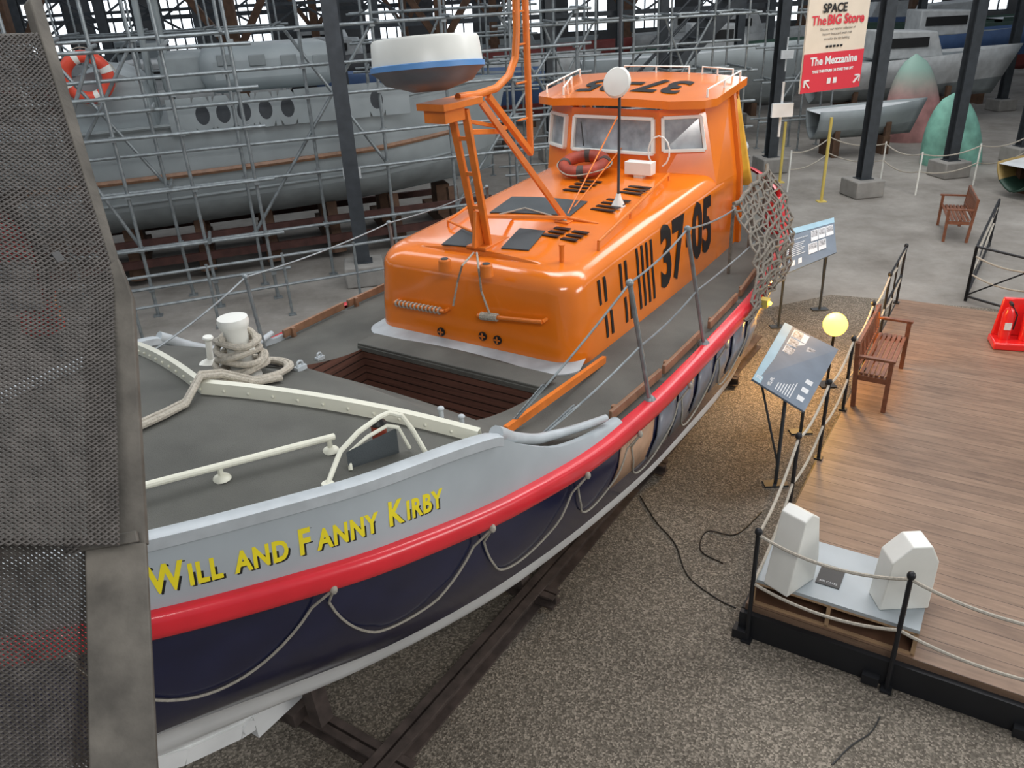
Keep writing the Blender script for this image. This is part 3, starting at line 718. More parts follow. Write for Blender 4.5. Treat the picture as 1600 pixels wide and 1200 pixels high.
# scramble net
nt_=MB()
nc=[bw(1148,322,1.35),bw(1203,262,1.2),bw(1228,430,1.72),bw(1166,505,1.86)]
NI,NJ=13,18
def npnt(i,j):
    random.seed(i*31+j); a=nc[0].lerp(nc[1],i/(NI-1)); b=nc[3].lerp(nc[2],i/(NI-1)); p=a.lerp(b,j/(NJ-1)); t=j/(NJ-1)
    p.y-=.16*math.sin(math.pi*t); return p+V((random.uniform(-.022,.022),random.uniform(-.03,.03),random.uniform(-.025,.025)))
for i in range(NI): nt_.tube([npnt(i,j) for j in range(NJ)],.014,0,6)
for j in range(NJ): nt_.tube([npnt(i,j) for i in range(NI)],.013,0,6)
for i in range(0,NI-1):
    nt_.tube([npnt(i,0)+V((0,0,.02)),npnt(i+1,0)+V((0,0,.02))],.022,0,8)
for i in(0,NI//2,NI-1):
    q=npnt(i,0); nt_.tube([q,V((q.x,q.y,2.08))],.018,0,8)
nt_.make("scramble_net",M['net'],None,F=BF,label="weathered rope scramble net draped over the side rail",cat="net")
fe=MB(); p=bw(1212,345,1.35); fe.ell(p,(.2,.13,.3)); fe.tube([p,p+V((0,0,.42))],.03); fe.make("inflatable_fender",M['red'],None,F=BF,label="red inflated fender hung at the boat side behind netting",cat="fender")
hl=MB(); p=P(2.3,1.85,1.98); hl.box(p,(.1,.08,.08),0); hl.ell(p+V((0,-.05,0)),(.022,.022,.022),1); hl.make("hull_floodlight",[M['yellowp'],M['lamp']],boat)
# cradle
crd=thing("boat_cradle","dark steel cradle beams and timber props under the lifeboat","cradle",BF)
def ibeam(mb,a,b,w,h,m=0):
    a=V(a);b=V(b); mb.beam(a+V((0,0,h/2-.01)),b+V((0,0,h/2-.01)),w,.02,m); mb.beam(a-V((0,0,h/2-.01)),b-V((0,0,h/2-.01)),w,.02,m); mb.beam(a,b,.02,h,m)
for w in(.9,-.9):
    q=MB(); ibeam(q,P(-3.6,w,.1),P(5.6,w,.1),.16,.18); q.make("longitudinal_beam",M['rust'],crd)
for s in(-2.6,-.6,1.8,4.2):
    q=MB(); ibeam(q,P(s,-1.1,.1),P(s,1.1,.1),.14,.12); q.box(P(s,0,.2),(.3,.3,.12)); q.make("cross_beam",M['rust'],crd)
    for sd in(1,-1):
        q=MB(); ww=itp(L6,s); q.beam(P(s,sd*(ww+.02),.12),P(s,sd*(ww*.9),.58),.12,.12,0,V((1,0,0))); q.make("timber_prop",M['rust'],crd)
# ------------------------------------------------------------------ PLATFORM
PO=(1.81,5.0); PFm=frame(PO[0],PO[1],57); PI=PFm.inverted()
def Q(s,w,z): return V((s,-w,z))
def pz(u,v,z): return PI@onZ(u,v,z)
plat=thing("timber_platform","raised brown plank viewing platform with black steel edge","platform",PFm)
q=MB(); q.box(Q(3.85,1.0,.27),(7.7,2.0,.06)); q.make("plank_deck",M['plat'],plat,smooth=False)
q=MB()
q.box(Q(3.85,.0,.12),(7.7,.06,.24)); q.box(Q(3.85,2.0,.12),(7.7,.06,.24)); q.box(Q(-.02,1.0,.12),(.06,2.06,.24)); q.box(Q(7.7,1.0,.12),(.06,2.0,.24))
for w in(.0,1.0,2.0): q.box(Q(-.06,w,.05),(.1,.12,.08))
q.make("steel_edge",M['blackmetal'],plat)
pb_=thing("rope_barrier","black steel posts with two sagging ropes around the platform","barrier",PFm)
posts=[]
def post(p,h):
    q=MB(); p=V(p); q.tube([p,p+V((0,0,h))],.018,0,8); q.ell(p+V((0,0,h)),(.03,.03,.035)); q.box(p+V((0,0,.01)),(.08,.08,.02)); q.make("post",M['blackmetal'],pb_); posts.append(p+V((0,0,h)))
post(Q(-.09,.06,.0),1.1); post(Q(-.09,1.12,.0),1.1); post(Q(-.09,2.3,0),1.1)
for s in(1.3,2.5,3.7,4.9,6.1,7.5): post(Q(s,.0,.3),.9)
order=[posts[2],posts[1],posts[0]]+posts[3:]
rp=MB()
for i in range(len(order)-1):
    a,b=order[i],order[i+1]
    wire(a-V((0,0,.03)),b-V((0,0,.03)),.1,.013,14,rp); wire(a-V((0,0,.5)),b-V((0,0,.5)),.09,.013,14,rp)
rp.makeall("barrier_rope",M['rope2'],pb_)
rr2=MB(); rr2.tube([Q(6.1,0,1.19),Q(7.5,0,1.19)],.014); rr2.tube([Q(6.1,0,.75),Q(7.5,0,.75)],.014)
for s in(6.1,6.8,7.5): rr2.tube([Q(s,0,.3),Q(s,0,1.19)],.012)
rr2.make("handrail_frame",M['blackmetal'],pb_)
pk=thing("display_plinth","low open-fronted plywood box with grey top at platform end","plinth",PFm)
q=MB(); q.box(Q(.39,.64,.535),(.72,1.22,.03)); q.make("plinth_top",M['grey'],pk)
q=MB()
for w in(.045,.62,1.235): q.box(Q(.04,w,.41),(.02,.03,.22))
q.box(Q(.04,.64,.51),(.02,1.2,.02)); q.box(Q(.04,.64,.31),(.02,1.2,.02))
q.make("plinth_front_frame",M['ply'],pk)
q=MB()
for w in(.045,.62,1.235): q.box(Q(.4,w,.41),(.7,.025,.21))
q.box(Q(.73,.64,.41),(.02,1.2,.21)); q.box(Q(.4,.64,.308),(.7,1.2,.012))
q.make("plinth_compartment",M['plyshade'],pk)
ZT=.552
def chock(name,F,prof,th,lab):
    q=MB()
    q.prism([V((x,-th/2,z)) for x,z in prof],V((0,th,0))); return q.make(name,M['whitep'],None,F=F,label=lab,cat="air case",group="white air cases on the plinth",bevel=.01,smooth=False)
pA_=pz(1232,908,ZT); pB_=pz(1402,938,ZT)
chock("air_case",PFm@Matrix.Translation(pA_)@Matrix.Rotation(rad(-22),4,'Z'),[(-.17,0),(.18,0),(.2,.22),(.13,.62),(.03,.69),(-.05,.65)],.22,"tall white wedge-shaped wooden air case on the plinth")
chock("air_case",PFm@Matrix.Translation(pB_)@Matrix.Rotation(rad(-58),4,'Z'),[(-.18,0),(.19,0),(.19,.44),(.12,.58),(-.02,.58),(-.15,.44)],.2,"white wooden air case with clipped corners beside a label")
q=MB(); pc_=pz(1298,900,ZT+.003); q.box(pc_,(.26,.18,.006),0)
q.text(tgeo("AIR CASES",.03,0,'CENTER'),lambda p:pc_+V((p.y-.1,-p.x,.005)),1)
q.make("caption_card",[M['black'],M['paper']],None,F=PFm,label="dark caption card lying on the plinth reading air cases",cat="label card")
def bench(F,lab,L=1.3,dp=.72,hb_=.84):
    e=thing("garden_bench",lab,"bench",F,"slatted wooden benches")
    q=MB()
    for i in range(6): q.box((0,(-.2+i*.08)*dp,.43),(L,.06*dp,.02))
    q.make("seat",M['benchw'],e,bevel=.004)
    q=MB(); q.box((0,.3*dp,hb_-.03),(L,.03,.08)); q.box((0,.26*dp,.5),(L,.03,.05))
    for i in range(15): q.beam((-L/2+.08+i*(L-.16)/14,.26*dp,.5),(-L/2+.08+i*(L-.16)/14,.3*dp,hb_-.05),.045,.015,0,V((0,1,0)))
    q.make("backrest",M['benchw'],e)
    for x in(-L/2,L/2):
        q=MB(); q.beam((x,.24*dp,0),(x,.31*dp,hb_),.05,.05,0,V((1,0,0))); q.make("leg",M['benchw'],e)
        q=MB(); q.beam((x,-.23*dp,0),(x,-.23*dp,.62),.05,.05,0,V((1,0,0))); q.make("leg",M['benchw'],e)
        q=MB(); q.box((x,.0,.635),(.06,.58*dp,.03)); q.make("armrest",M['benchw'],e,bevel=.005)
        q=MB(); q.box((x,.0,.38),(.04,.46*dp,.06)); q.make("side_rail",M['benchw'],e)
    return e
bench(PFm@Matrix.Translation(Q(4.5,.25,.302)),"reddish slatted wooden bench standing on the plank platform",1.3,.7,.8)
fp=onZ(1490,372,0); bench(frame(fp.x+.1,fp.y+.3,-112),"dark slatted wooden bench on the concrete floor",1.2,.85)
ep=pz(1580,545,.3); est=thing("extinguisher_stand","red moulded stand holding two fire extinguishers","fire extinguisher",PFm@Matrix.Translation(ep+V((0.1,-.0,0)))@Matrix.Rotation(rad(-75),4,'Z'))
q=MB(); q.prism([V((-.26,-.18,0)),V((.26,-.18,0)),V((.26,.18,0)),V((-.26,.18,0))],(0,0,.1)); q.prism([V((-.24,.12,.1)),V((.24,.12,.1)),V((.18,.14,.62)),V((-.18,.14,.62))],(0,.05,0)); q.make("stand_base",M['extred'],est,bevel=.02)
def extb(q,x,T=Matrix()):
    q.lathe([(.07,.1),(.075,.13),(.075,.45),(.05,.52),(.02,.54),(.02,.57)],0,20,T@Matrix.Translation(V((x,0,0)))); q.box(T@V((x,0,.59)),(.03,.12,.03),1); q.tube([T@V((x+.02,0,.56)),T@V((x+.09,-.03,.45)),T@V((x+.08,-.03,.25))],.01,1,6); q.box(T@V((x,-.075,.3)),(.08,.006,.1),2)
for x in(-.12,.12):
    q=MB(); extb(q,x); q.make("extinguisher_bottle",[M['extred'],M['black'],M['paper']],est)
def infopanel(c,label,title):
    TLc,TRc,BRc,BLc=c; org=(TLc+TRc+BRc+BLc)/4; F=Matrix.Translation(V((org.x,org.y,0)))
    e=thing("information_panel",label,"information sign",F,"angled information panels"); o=V((org.x,org.y,0)); c=[p-o for p in c]
    nn=(c[1]-c[0]).cross(c[3]-c[0]).normalized()
    if nn.z<0: nn=-nn
    q=MB(); q.prism([p-nn*.02 for p in c],nn*.02); q.make("panel_board",M['panelblue'],e,smooth=False)
    W=(c[1]-c[0]).length
    def at(x,y,h=.003): return (c[0]*(1-x)+c[1]*x)*(1-y)+(c[3]*(1-x)+c[2]*x)*y+nn*h
    g=MB()
    def rect(x0,x1,y0,y1,m,h=.003): g.add([at(x0,y0,h),at(x1,y0,h),at(x1,y1,h),at(x0,y1,h)],[(0,1,2,3)],m)
    rect(0,1,0,.15,0)
    for x0,x1,y0,y1 in((.55,.68,.2,.48),(.69,.82,.2,.48),(.83,.97,.2,.48),(.5,.66,.52,.78),(.68,.82,.52,.78)): rect(x0,x1,y0,y1,1); rect(x0+.01,x1-.01,y0+.02,y1-.1,2,.005)
    for i in range(7): rect(.04,.44-.03*(i%3),.40+i*.045,.415+i*.045,1)
    for i in range(3): rect(.08+i*.12,.14+i*.12,.78,.9,1)
    ge=tgeo(title,.052,.0012); hh=(c[3]-c[0]).length
    g.text(ge,lambda p:at(.04+p.x/W*.8,.31-p.y/hh,.004),1)
    ge=tgeo("23",.08,.001); g.text(ge,lambda p:at(.04+p.x/W,.13-p.y/hh,.004),1)
    g.make("panel_print",[M['panelcyan'],M['paper'],M['photo']],e,smooth=False)
    for k in(.12,.88):
        q=MB(); t=at(k,.6,-.03); q.tube([t,V((t.x,t.y,0))],.02); q.tube([at(k,.1,-.03),V((t.x,t.y,.25))],.012); q.box((t.x,t.y,.01),(.25,.12,.02)); q.make("support_leg",M['darksteel'],e)
infopanel([onZ(1175,592,1.3),onZ(1226,504,1.3),onZ(1310,546,1.02),onZ(1257,643,1.02)],"angled dark blue information panel between hull and platform","WILL AND FANNY KIRBY")
infopanel([onZ(1220,362,1.3),onZ(1303,340,1.3),onZ(1307,394,1.05),onZ(1217,432,1.05)],"angled pale blue information panel near the boat stern","THE WILL AND FANNY KIRBY")
lp=onZ(1305,508,.85); fl_=thing("floodlight","small warm glowing lamp on a black post beside barrier","lamp",Matrix.Translation(V((lp.x,lp.y,0))))
q=MB(); q.tube([(0,0,0),(0,0,.8)],.018); q.box((0,0,.01),(.2,.2,.02)); q.make("lamp_post",M['blackmetal'],fl_)
q=MB(); q.ell((0,0,.86),(.15,.15,.15)); q.make("lamp_bulb",M['lamp'],fl_)
ld=bpy.data.lights.new("warm_lamp","POINT"); ld.energy=150; ld.color=(1,.52,.10); ld.shadow_soft_size=.2; lo_=bpy.data.objects.new("warm_lamp",ld); COL.objects.link(lo_); lo_.location=lp+V((-.18,.15,.45))
# ------------------------------------------------------------------ SETTING
q=MB(); q.add([(-40,-6,0),(60,-6,0),(60,62,0),(-40,62,0)],[(0,1,2,3)]); q.make("floor",M['floor'],kind="structure",smooth=False)
def wall(name,a,b,z1):
    a=V(a);b=V(b); d=(b-a).normalized(); nn=V((-d.y,d.x,0)); L=(b-a).length
    q=MB(); q.prism([a,b,b+V((0,0,z1)),a+V((0,0,z1))],nn*.2); q.make(name,M['wall'],kind="structure",smooth=False)
    return a,d,nn,L
wn=[0]
def windows(a,d,nn,L,n,z0,z1,fill=.7):
    for i in range(n):
        c=a+d*(L*(i+.5)/n)-nn*.03; w=L/n*fill; wn[0]+=1; q=MB()
        q.prism([c-d*w/2+V((0,0,z0)),c+d*w/2+V((0,0,z0)),c+d*w/2+V((0,0,z1)),c-d*w/2+V((0,0,z1))],-nn*.02,0)
        for k in range(5):
            t=-w/2+w*k/4; q.beam(c+d*t-nn*.04+V((0,0,z0)),c+d*t-nn*.04+V((0,0,z1)),.08,.08,1)
        for k in range(4):
            z=z0+(z1-z0)*k/3; q.beam(c-d*w/2-nn*.04+V((0,0,z)),c+d*w/2-nn*.04+V((0,0,z)),.06,.08,1)
        q.make("window_%d"%wn[0],[M['win'],M['darksteel']],kind="structure",smooth=False)
a,d,nn,L=wall("wall_back",(-26,48,0),(40,48,0),8); windows(a,d,nn,L,18,2.4,5.2,.6)
a,d,nn,L=wall("wall_left",(-26,-4,0),(-26,48,0),8); windows(a,d,nn,L,12,2.8,5.2,.5)
a,d,nn,L=wall("wall_right",(40,48,0),(40,-4,0),8); windows(a,d,nn,L,10,2.2,5.2,.6)
for i,(yy,zz) in enumerate(((35.0,3.7),(40.5,4.3))):
    q=MB(); q.box((5,yy,zz),(60,.12,.18)); 
    for x in range(-24,34,3): q.beam((x,yy,zz),(x+1.5,yy,zz+.9),.06,.08); q.beam((x+1.5,yy,zz+.9),(x+3,yy,zz),.06,.08)
    q.box((5,yy,zz+.95),(60,.12,.12)); q.make("trim_%d"%(i+1),M['darksteel'],kind="structure",smooth=False)
def column(x,y,h=9,rot=10,grp="steel hall columns"):
    e=thing("steel_column","dark steel stanchion column rising from a concrete footing","column",frame(x,y,rot),grp)
    q=MB(); q.box((0,.11,h/2+.35),(.26,.02,h)); q.box((0,-.11,h/2+.35),(.26,.02,h)); q.box((0,0,h/2+.35),(.02,.22,h)); q.box((0,0,.4),(.34,.34,.03)); q.make("column_shaft",M['darksteel'],e,smooth=False)
    q=MB(); q.prism([(-.36,-.36,0),(.36,-.36,0),(.36,.36,0),(-.36,.36,0)],(0,0,.4)); q.make("concrete_footing",M['conc'],e,bevel=.03)
for u,v in((1345,305),(1480,275),(1592,252),(1202,268),(572,440)):
    p=onZ(u,v,0); column(p.x,p.y)
for x,y in((1.6,25.2),(4.9,25.2),(-4.5,25.4),(-11,25),(8.5,30),(18.2,30),(26,30),(2,30),(-4,30),(-10,30),(-16,30),(5,34.6),(11,34.6),(17,34.6),(-2,34.6),(-13,34.6)): column(x,y)
def tpost(x,y,h=9):
    q=MB(); q.prism([(-.17,-.17,0),(.17,-.17,0),(.17,.17,0),(-.17,.17,0)],(0,0,h)); q.box((0,0,2.6),(.5,.2,.25)); q.beam((0,0,3.4),(1.2,0,5.2),.15,.2); q.beam((0,0,3.4),(-1.2,0,5.2),.15,.2)
    q.make("timber_post",M['beamwood'],None,F=frame(x,y,5),label="massive brown timber post with knee braces",cat="post",group="timber hall posts",bevel=.02)
for x,y in((-7.5,25.3),(-1.5,25.3),(19,25.4),(23.5,26),(-14,25.5),(6,39.5),(0,39.5),(-4,39.5),(19,39.5),(-8,39.5),(14,39.5)): tpost(x,y)
# hanging sign
sgp=[onZ(1250,147,3.25),onZ(1342,135,3.25)]; sx=(sgp[1]-sgp[0]); sx.z=0; W=sx.length; SF=Matrix.Translation(V((sgp[0].x,sgp[0].y,0)))@Matrix.Rotation(math.atan2(sx.y,sx.x),4,'Z')
sg=thing("hanging_sign","cream and red hanging direction sign with arrows","sign",SF)
S0=3.25; HH=2.2
q=MB(); q.box((W/2,.02,S0+HH/2),(W,.03,HH)); q.make("sign_board",M['signcream'],sg,smooth=False)
q=MB(); q.box((W/2,0,S0+.27),(W,.006,.54)); q.make("sign_red_band",M['signred'],sg,smooth=False)
q=MB()
def st_(t,x,z,sz,m,al='CENTER',bold=.003): q.cut(); q.text(tgeo(t,sz,bold,al),lambda p:V((x+p.x,-.008,z+p.y)),m); q.cut()
st_("The Mezzanine",W/2,S0+.38,.155,0,bold=.005); st_("TAKE THE STAIRS OR TAKE THE LIFT",W/2,S0+.27,.05,0)
st_("SPACE",W*.42,S0+1.08,.165,1,bold=.005); st_("The",W*.18,S0+.92,.18,2); st_("BIG Store",W*.62,S0+.92,.18,2,bold=.006)
for i,t in enumerate(("Discover our reserve collection of","historic boats and small craft","stored in the slip building")): st_(t,W/2,S0+.84-i*.065,.05,1,bold=0)
for i in range(5): q.cut(); q.box((W*.36+i*.07,-.005,S0+.62),(.045,.004,.03),1)
for x0,sg_ in((.1,-1),(W-.1,1)):
    q.cut(); c=V((x0,-.01,S0+.12)); dr=V((sg_*.7,0,.7)); q.beam(c-dr*.07,c+dr*.07,.02,.022,0,V((0,1,0)))
    tpx=c+dr*.08; q.beam(tpx,tpx-V((sg_*.09,0,0)),.02,.022,0,V((0,1,0))); q.beam(tpx,tpx-V((0,0,.09)),.02,.022,0,V((0,1,0)))
q.cut(); q.box((W/2-.06,-.008,S0+.14),(.07,.004,.08),0); q.cut(); q.box((W/2+.06,-.008,S0+.14),(.07,.004,.08),0)
q.makeall("sign_lettering",[M['paper'],M['black'],M['signred']],sg,smooth=False)
q=MB()
for x in(.1,W-.1): q.cut(); q.tube([(x,.02,S0+HH),(x,.02,S0+HH+3)],.006)
q.makeall("suspension_wire",M['steel'],sg)
# ------------------------------------------------------------------ GREY BOAT behind scaffolding
g0=onZ(155,340,1.5); g1=onZ(800,262,1.5); gd=(g1-g0); gang=math.degrees(math.atan2(gd.y,gd.x))
GF=frame(g0.x,g0.y,gang); GI=GF.inverted(); gn=GF.to_3x3()@V((0,1,0))
def gp(u,v,dep=0): return GI@onPlane(u,v,GF@V((0,dep,0)),gn)
gb=thing("patrol_boat","large grey decked boat stored on timber blocks behind scaffolding","boat",GF)
x0=gp(100,340).x-1.2; x1=gp(815,262).x
zs_=[1.0,1.25,1.5,2.0,2.5,2.9]
hwid=[1.0,1.45,1.62,1.69,1.72,1.75]
def tap(t): return max(.02,min(1,((1-t)/.3))**.6) if t>.7 else 1
q=MB()
for sd in(-1,1):
    rows=[]
    for z,hw_ in zip(zs_,hwid):
        row=[]
        for i in range(25):
            t=i/24; x=x0+(x1-x0)*t
            row.append(V((x+ (z-1.5)*.25*(t**4),1.75+sd*hw_*tap(t),z+.25*t**2)))
        rows.append(row)
    q.grid(rows[:3],1); q.grid(rows[2:],0)
rows=[[V((x0+(x1-x0)*i/24+(1.4*.25*((i/24)**4)),1.75+sd*1.75*tap(i/24),2.85+.25*(i/24)**2)) for i in range(25)] for sd in(-1,1)]
q.grid(rows,0)
rows=[[V((x0+(x1-x0)*i/24,1.75+sd*1.0*tap(i/24),1.0+.25*(i/24)**2)) for i in range(25)] for sd in(-1,1)]
q.grid(rows,1)
q.add([V((x0,1.75-w_,z)) for z,w_ in zip(zs_,hwid)]+[V((x0,1.75+w_,z)) for z,w_ in reversed(list(zip(zs_,hwid)))],[tuple(range(12))],0)
q.make("hull",[M['gboat'],M['gboat2']],gb,ang=50)
q=MB()
q.tube([V((x0+(x1-x0)*i/24,1.75-(1.71)*tap(i/24),2.05+.25*(i/24)**2)) for i in range(22)],.055,0,6)
q.make("rubbing_strake",M['brown'],gb)
q=MB()
q.tube([V((x0+(x1-x0)*i/24,1.75-(1.63)*tap(i/24),1.62+.25*(i/24)**2)) for i in range(22)],.035,0,6); q.make("bilge_rail",M['gboat2'],gb)
q=MB(); q.tube([V((x0+(x1-x0)*i/24,1.75-(1.78)*tap(i/24),2.92+.25*(i/24)**2)) for i in range(24)],.04,0,6); q.make("gunwale",M['gboat2'],gb)
def gbox(u0,v0,u1,v1,dep,thick,mt,name,bv=.05):
    a=gp(u0,v1,dep);b=gp(u1,v0,dep); q=MB(); q.box(((a.x+b.x)/2,dep+thick/2,(a.z+b.z)/2),(b.x-a.x,thick,b.z-a.z)); return q.make(name,mt,gb,bevel=bv)
SD=-.06
pa0=gp(268,205,SD);pa1=gp(640,160,SD)
q=MB(); hx=[gp(u,172,SD).x for u in(315,348,381,415,450,590)]; zc=gp(380,174,SD).z
za=zc-.3; zb_=zc+.3
xs=[pa0.x]+[x for h in hx for x in(h-.15,h+.15)]+[pa1.x]
for i in range(0,len(xs),2): q.add([V((xs[i],SD,za)),V((xs[i+1],SD,za)),V((xs[i+1],SD,zb_)),V((xs[i],SD,zb_))],[(0,1,2,3)])
for h in hx:
    n=16; rec=[]; el=[]
    for k_ in range(n):
        a_=2*math.pi*(k_+.5)/n; cx_,sx_=math.cos(a_),math.sin(a_); m_=max(abs(cx_),abs(sx_)); rec.append(V((h+.15*cx_/m_,SD,zc+.3*sx_/m_))); el.append(V((h+.12*cx_,SD,zc+.17*sx_)))
    q.add(rec+el,[(i,(i+1)%n,n+(i+1)%n,n+i) for i in range(n)])
    q.add(el,[tuple(range(n))],1)
q.make("ventilated_screen",[M['gboat'],M['darksteel']],gb,solid=.03,smooth=False)
gbox(320,62,525,150,.9,1.7,M['gboat'],"deckhouse",.25); gbox(258,80,320,150,1.2,1.2,M['gboat2'],"deckhouse_step",.1); gbox(545,150,700,210,.8,1.6,M['gboat2'],"aft_deckhouse")
dw=MB()
for u in(350,400,450,500):
    dw.cut(); a=gp(u,85,.88); dw.box((a.x,.89,a.z-.1),(.3,.03,.2))
dw.makeall("deckhouse_window",M['gboat2'],gb,bevel=.03)
q=MB(); a=gp(80,150,.2);b=gp(235,150,.2); rows=[]
for i in range(9):
    t=math.pi*i/8; rows.append([V(((a.x+b.x)/2-math.cos(t)*(b.x-a.x)/2,dd,2.85+1.05*math.sin(t)**.5)) for dd in(.3,2.8)])
q.grid(rows); q.add([r[0] for r in rows],[tuple(range(9))]); q.make("rounded_cabin",M['gboat'],gb,ang=50)
q=MB()
for xx in(gp(215,50,1.6).x,gp(245,50,1.6).x): q.tube([V((xx,1.6,2.9)),V((xx+.1,1.6,6))],.06)
q.beam((gp(215,50,1.6).x,1.6,4.2),(gp(245,50,1.6).x+.1,1.6,4.2),.08,.08)
q.make("signal_mast",M['gboat2'],gb)
for i in range(7):
    x=x0+.8+i*(x1-x0-1.5)/6.5
    q=MB(); q.box((x,1.75,.24),(.3,2.6,.24)); q.box((x,1.75,.65),(.3,.5,.7)); q.beam((x,.5,.1),(x,.75,1.1),.2,.2,0,V((1,0,0))); q.make("timber_block",M['beamwood'],gb)
for yy,zz in((.35,.45),(.3,.85),(3.1,.5),(3.3,1.0)):
    q=MB(); q.box(((x0+x1)/2-.3,yy,zz),(x1-x0-.6,.1,.14)); q.make("cradle_beam",M['redsteel'],gb)
lb=gp(137,120,.12); lifering("lifebuoy",GF@Matrix.Translation(lb)@Matrix.Rotation(rad(90),4,'X'),.33,.1,[M['ringred'],M['whitep']],"bright red and white lifebuoy hung on grey boat cabin")
def scaffold(F,xs,zs,dep,label,top=6.0,seed=1,brace=True,coup=True):
    random.seed(seed); e=thing("scaffolding",label,"scaffolding",F,"tube scaffolding bays"); R_=.03
    for x in xs:
        for d_ in((0,dep) if dep else (0,)):
            q=MB(); q.tube([(x,d_,0),(x+random.uniform(-.08,.08),d_,top+random.uniform(-.3,.3))],R_,0,8); q.box((x,d_,.01),(.15,.15,.02)); q.make("standard_tube",M['steel'],e)
    for z in zs:
        for d_ in((0,dep) if dep else (0,)):
            q=MB(); q.tube([(xs[0]-.3,d_-.06,z),(xs[-1]+.3,d_-.06,z+random.uniform(-.05,.05))],R_,0,8); q.make("ledger_tube",M['steel'],e)
    q=MB()
    for x in xs:
        for z in zs[1::2]: 
            if dep: q.cut(); q.tube([(x+.06,-.25,z+.06),(x+.06,dep+.25,z+.06)],R_,0,8)
            elif random.random()<.5: q.cut(); q.tube([(x+.06,-.35,z+.06),(x+.06,.35,z+.06)],R_,0,8)
    q.makeall("transom_tube",M['steel'],e)
    if coup:
        q=MB()
        for x in xs:
            for z in zs: q.cut(); q.box((x,-.02,z),(.09,.11,.08))
        q.makeall("coupler",M['steel'],e)
    if brace:
        q=MB()
        for i in range(0,len(xs)-2,3): q.cut(); q.tube([(xs[i],.04,zs[0]),(xs[i+2],.04,zs[-1])],R_,0,8); q.cut(); q.tube([(xs[i+2],.08,zs[1]),(xs[i+1]-.2,.08,zs[-1])],R_,0,8)
        q.makeall("brace_tube",M['steel'],e)
    return e
s0=onZ(205,500,0); s1=onZ(600,440,0); sd_=s1-s0; sa=math.degrees(math.atan2(sd_.y,sd_.x))
scaffold(frame(s0.x,s0.y,sa),[-1.6,-.6,.45,1.5,2.5],[.5,1.2,2.1,3.0,3.6,4.3],0,"grey tube scaffolding beside the grey boat",6.0,3)
scaffold(GF@Matrix.Translation(V((0,-.6,0))),[-1.2,.1,1.3,2.6,3.9,5.2,6.5,7.8,9.1],[1.0,2.0,2.6,3.3,3.8,4.4],0,"grey tube scaffolding standing in front of a grey hull",6.5,4)
scaffold(frame(.4,20.5,8),[0,1.0,2.0,3.0,4.0,5.0,5.9],[.6,1.3,2.0,2.7,3.3,4.0],1.1,"grey scaffolding walkway in the hall",5.5,5,True,False)
scaffold(frame(-3.5,23.0,6),[0,1.1,2.2,3.3,4.4],[.6,1.5,2.3,3.0,3.7,4.4],1.2,"grey scaffolding in front of stored boats",6,15,True,False)
scaffold(frame(8.0,24.6,4),[0,1.0,1.9],[.9,2.0,2.9,3.8],.7,"grey scaffolding racking around stored boats",5.5,6,True,False)
scaffold(frame(16.2,23.6,4),[0,1.4,2.8,4.2,5.6,7],[.9,2.0,2.9,3.8],1.0,"grey scaffolding beside dark steel columns",5.5,16,True,False)
scaffold(frame(-13,22.5,8),[0,1.8,3.6,5.4,7.2],[1,2.2,3.2,4.2],1.2,"grey scaffolding behind the grey boat",5.5,8,True,False)
for u,v in((550,270),(1222,172),(1230,85)):
    p=onPlane(u,v,GF@V((0,-.78,0)),gn) if u<600 else onZ(u,v,3.0); q=MB(); q.box((p.x,p.y,p.z),(.32,.06,.2)); q.tube([(p.x,p.y+.04,p.z-.4),(p.x,p.y+.04,p.z+.4)],.02); q.make("junction_box",M['whitelum'],None,label="small white electrical box fixed to scaffolding",cat="electrical box",group="white junction boxes")
q=thing("walkway_railing","tubular grey railing along the concrete walkway","railing",frame(s0.x+.6,s0.y-1.0,sa+3))
for z in(.55,1.05):
    k_=MB(); k_.tube([(-1.5,0,z),(5.5,0,z)],.024); k_.make("rail_tube",M['steel'],q)
for x in(-1.2,0,1.2,2.4,3.6,4.8):
    k_=MB(); k_.tube([(x,0,0),(x,0,1.1)],.024); k_.box((x,0,.01),(.12,.12,.02)); k_.make("rail_post",M['steel'],q)
